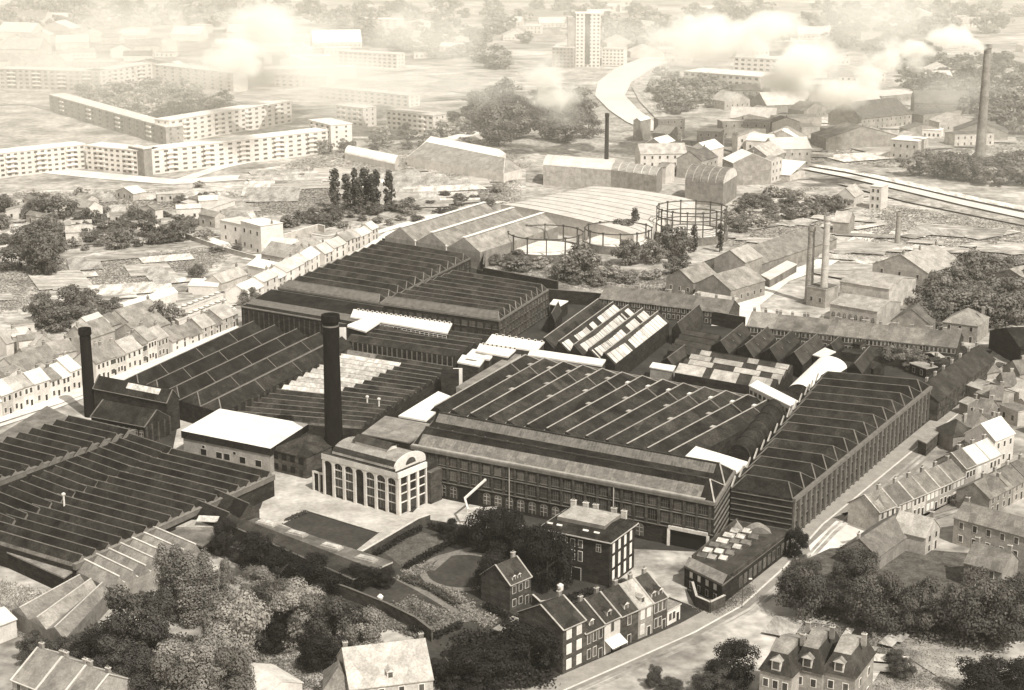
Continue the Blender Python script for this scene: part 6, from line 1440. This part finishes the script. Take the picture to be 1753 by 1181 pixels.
b = MB(); b.cyl(0, 0, 0, .4, .35, .25, 'white', 10); b.cyl(0, 0, .4, 1.0, .55, .7, 'white', 12); b.cyl(0, 0, 1.0, 1.5, .7, .2, 'white', 12); tag(b.build('garden_urn', None, W(651, 1028)), 'white garden ornament on the dark lawn below the workshop', 'garden ornament')
b = MB(); b.cyl(0, 0, 0, .8, .12, .12, 'metal', 8); b.cyl(0, 0, .8, 1.9, .7, .75, 'white', 14); b.cyl(0, 0, 1.9, 2.3, .75, .2, 'white', 14); tag(b.build('garden_urn', None, W(959, 1015)), 'bright white tank on a post beside the weeping tree', 'tank')

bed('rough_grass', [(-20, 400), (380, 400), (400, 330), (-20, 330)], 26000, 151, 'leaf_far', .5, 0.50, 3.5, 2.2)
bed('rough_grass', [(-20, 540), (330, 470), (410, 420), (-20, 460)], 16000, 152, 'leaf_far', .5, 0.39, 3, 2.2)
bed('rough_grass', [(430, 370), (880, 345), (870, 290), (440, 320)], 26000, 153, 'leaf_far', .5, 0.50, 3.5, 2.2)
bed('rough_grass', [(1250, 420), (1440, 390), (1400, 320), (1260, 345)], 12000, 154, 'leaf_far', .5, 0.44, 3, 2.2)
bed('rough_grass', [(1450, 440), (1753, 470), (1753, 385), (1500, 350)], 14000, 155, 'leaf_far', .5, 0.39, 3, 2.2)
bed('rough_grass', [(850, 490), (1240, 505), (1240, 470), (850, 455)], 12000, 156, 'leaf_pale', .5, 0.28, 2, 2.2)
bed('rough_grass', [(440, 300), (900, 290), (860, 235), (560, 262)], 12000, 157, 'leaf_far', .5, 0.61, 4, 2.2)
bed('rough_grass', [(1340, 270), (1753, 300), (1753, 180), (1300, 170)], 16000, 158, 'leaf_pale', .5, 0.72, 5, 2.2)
# white vans and cars parked on the forecourt by the mansions
def parked(label, px, py, rz, m='white', L=4.2):
    p = W(px, py); rt = thing('parked_car', label, 'car', (p.x, p.y, 0), R(rz))
    b = MB(); x = L / 2
    pr = [(-x, .35), (x, .35), (x, .85), (x * .55, .95), (x * .25, 1.45), (-x * .5, 1.5), (-x * .85, .95), (-x, .9)]
    for s in (-.8, .8): b.poly([(q_[0], s, q_[1]) for q_ in pr], m)
    for i in range(len(pr)):
        a, c = pr[i], pr[(i + 1) % len(pr)]; b.poly([(a[0], -.8, a[1]), (c[0], -.8, c[1]), (c[0], .8, c[1]), (a[0], .8, a[1])], m)
    b.build('body', rt); g = MB()
    for s in (-.81, .81): g.poly([(x * .45, s, .98), (x * .22, s, 1.38), (-x * .45, s, 1.4), (-x * .7, s, .98)], 'pane')
    g.build('side_glass', rt); wl = MB()
    n = 12; A = [(.32 * math.cos(6.2832 * i / n), -.1, .32 * math.sin(6.2832 * i / n)) for i in range(n)]; B = [(a[0], .1, a[2]) for a in A]
    wl.poly(A, 'black').poly(B[::-1], 'black')
    for i in range(n): wl.poly([A[i], A[(i + 1) % n], B[(i + 1) % n], B[i]], 'black')
    me = wl.mesh('wheel')
    for sx in (-.6, .6):
        for sy in (-.82, .82): put('wheel', me, rt, (x * sx, sy, .32))
parked('small dark car parked at the corner shop on the square', 1508, 916, -20, 'metal')
parked('dark car parked outside the black gable house by the road end', 1711, 628, 45, 'metal')
t = thing('street_lamp', 'tall street lamp on the pavement by the round wall', 'street lamp', W(1270, 1042)); b = MB(); b.cyl(0, 0, 0, 7, .1, .06, 'metal', 8); b.bar((0, 0, 6.9), (1.4, -.8, 7.3), .08, .08, 'metal'); b.build('post', t); b = MB(); b.box(1.1, 1.8, -1.1, -.7, 7.2, 7.4, 'plaster'); b.build('lantern', t)
# tall roof vents on the sheds
for lab, x, y, hh, z in (('slim white-capped vent pipe rising from the widest saw-tooth shed', 111, 878, 4.6, 5), ('bright-capped vent pipe on the shed behind the main chimney, taller', 649, 702, 3.2, 4), ('bright-capped vent pipe on the shed behind the main chimney, shorter', 629, 697, 3.0, 4), ('short white vent pipe on the far edge of the saw-tooth mill', 711, 425, 3.0, 9.5), ('short pale vent pipe near the mill parapet', 764, 432, 2.5, 9.5), ('slender pipe at the corner of the many-ridged shed', 1497, 596, 4, 0), ('white pipe standing in the yards past the four gabled sheds', 1395, 602, 4.5, 0)):
    p = W(x, y, z); t = thing('vent_pipe', lab, 'vent pipe', (p.x, p.y, z)); b = MB(); b.cyl(0, 0, -.5, hh, .25, .22, 'pipe', 10); b.build('pipe', t); b = MB(); b.cyl(0, 0, hh, hh + .35, .5, .5, 'pipe', 12, bottom=True); b.cyl(0, 0, hh + .35, hh + .6, .5, .1, 'pipe', 12); b.build('cowl', t)

# ------------------------------------------------------------------ smoke and haze
def volmat(name, dens, noise=None, aniso=0.0, col=(1, .985, .94, 1)):
    m = bpy.data.materials.new(name); m.use_nodes = True; t = m.node_tree; N = t.nodes; L = t.links
    N.remove(N["Principled BSDF"]); v = N.new("ShaderNodeVolumePrincipled"); v.inputs['Color'].default_value = col
    v.inputs['Anisotropy'].default_value = aniso; v.inputs['Density'].default_value = dens
    L.new(v.outputs[0], N["Material Output"].inputs['Volume'])
    if noise:
        scale, th, soft = noise
        tc = N.new("ShaderNodeTexCoord"); geo = N.new("ShaderNodeNewGeometry")
        n = N.new("ShaderNodeTexNoise"); n.inputs['Scale'].default_value = scale; n.inputs['Detail'].default_value = 4; n.inputs['Roughness'].default_value = .6
        L.new(geo.outputs['Position'], n.inputs['Vector'])
        # fall off from the centre of the unit-sphere domain
        ln = N.new("ShaderNodeVectorMath"); ln.operation = 'LENGTH'; L.new(tc.outputs['Object'], ln.inputs[0])
        mr = N.new("ShaderNodeMapRange"); mr.inputs['From Min'].default_value = 0; mr.inputs['From Max'].default_value = 1; mr.inputs['To Min'].default_value = th; mr.inputs['To Max'].default_value = 1.0 - .1
        L.new(ln.outputs['Value'], mr.inputs['Value'])
        sb = N.new("ShaderNodeMath"); sb.operation = 'SUBTRACT'; L.new(n.outputs['Fac'], sb.inputs[0]); L.new(mr.outputs[0], sb.inputs[1])
        ml = N.new("ShaderNodeMath"); ml.operation = 'MULTIPLY'; ml.use_clamp = False; L.new(sb.outputs[0], ml.inputs[0]); ml.inputs[1].default_value = soft
        cl = N.new("ShaderNodeClamp"); L.new(ml.outputs[0], cl.inputs['Value'])
        m2 = N.new("ShaderNodeMath"); m2.operation = 'MULTIPLY'; m2.inputs[1].default_value = dens; L.new(cl.outputs[0], m2.inputs[0]); L.new(m2.outputs[0], v.inputs['Density'])
    return m
if True:
    def puff(label_name, px, py, h, r_, m, flat=.7, stretch=1.3, rz=0):
        p = W(px, py, h); me = SPH; o = bpy.data.objects.new(label_name, me.copy()); o.data.materials.clear(); o.data.materials.append(m); COL.objects.link(o)
        o.location = p; o.scale = (r_ * stretch, r_, r_ * flat); o.rotation_euler = (0, 0, R(rz)); o['kind'] = 'stuff'
    bm = bmesh.new(); bmesh.ops.create_icosphere(bm, subdivisions=3, radius=1); SPH = bpy.data.meshes.new('smoke'); bm.to_mesh(SPH); bm.free()
    vm_thick = volmat('smoke_thick', .30, (.06, .16, 6))
    vm_mid = volmat('smoke_mid', .13, (.038, .22, 5))
    vm_thin = volmat('smoke_thin', .014, (.017, .20, 4))
    # plume from the very tall chimney, drifting away to the other side
    for x, y, h, r_, m in ((1680, 82, 70, 5, vm_thick), (1668, 72, 72, 8, vm_thick), (1650, 66, 76, 11, vm_thick), (1628, 62, 79, 14, vm_thick), (1602, 66, 79, 15, vm_thick), (1580, 84, 74, 17, vm_thick), (1564, 106, 66, 15, vm_mid), (1522, 78, 70, 15, vm_mid), (1506, 100, 62, 18, vm_mid), (1488, 128, 50, 20, vm_mid), (1472, 152, 38, 20, vm_mid),
                           (1440, 158, 34, 26, vm_mid), (1400, 158, 34, 28, vm_mid), (1370, 104, 56, 32, vm_mid), (1352, 135, 40, 30, vm_mid), (1322, 42, 75, 34, vm_mid), (1290, 70, 60, 52, vm_mid), (1235, 70, 65, 44, vm_mid), (1185, 62, 70, 40, vm_mid), (1375, 100, 50, 36, vm_mid), (1200, 65, 70, 40, vm_thin),
                           (920, 130, 44, 32, vm_mid), (912, 95, 60, 24, vm_thin), (950, 160, 34, 30, vm_mid), (985, 150, 30, 30, vm_thin), (965, 195, 26, 22, vm_thin), (1255, 165, 20, 12, vm_mid),
                           (430, 40, 80, 42, vm_mid), (422, 80, 56, 38, vm_mid), (400, 115, 36, 34, vm_mid), (450, 140, 24, 26, vm_mid), (480, 110, 34, 70, vm_thin), (560, 130, 30, 80, vm_thin), (640, 140, 28, 80, vm_thin), (720, 150, 28, 70, vm_thin), (800, 160, 26, 60, vm_thin), (360, 120, 30, 60, vm_thin), (600, 180, 22, 50, vm_thin), (500, 60, 40, 90, vm_thin), (1120, 120, 24, 60, vm_thin), (1060, 60, 50, 70, vm_thin), (760, 60, 40, 110, vm_thin), (250, 40, 40, 110, vm_thin), (1420, 110, 40, 70, vm_thin), (1600, 150, 24, 60, vm_thin), (160, 110, 26, 80, vm_thin), (1500, 40, 60, 90, vm_thin)):
        puff('smoke', x, y, h, r_, m, flat=.75 if r_ < 45 else .5)
    mist = volmat('mist_air', .00072, None, .1, (1, .975, .90, 1))
    for (x, y, z, rx, ry, rz_) in ((0, 2000, 12, 1450, 1150, 95), (-330, 1060, 10, 330, 260, 60), (420, 800, 8, 240, 190, 42)):
        o = bpy.data.objects.new('mist', SPH.copy()); o.data.materials.clear(); o.data.materials.append(mist); COL.objects.link(o); o.location = (x, y, z); o.scale = (rx, ry, rz_); o['kind'] = 'stuff'
    hm = volmat('haze_air', 0.00007, None, .25, (1, .95, .83, 1))
    b = MB(); x0, x1, y0, y1, z0, z1 = -1510, 1510, -70, 3610, -1, 153
    v = [(x0, y0), (x1, y0), (x1, y1), (x0, y1)]
    bb = MB(); bb.box(x0, x1, y0, y1, z0, z1, 'black'); hz = bb.build('haze'); hz.data.materials.clear(); hz.data.materials.append(hm); hz['kind'] = 'stuff'
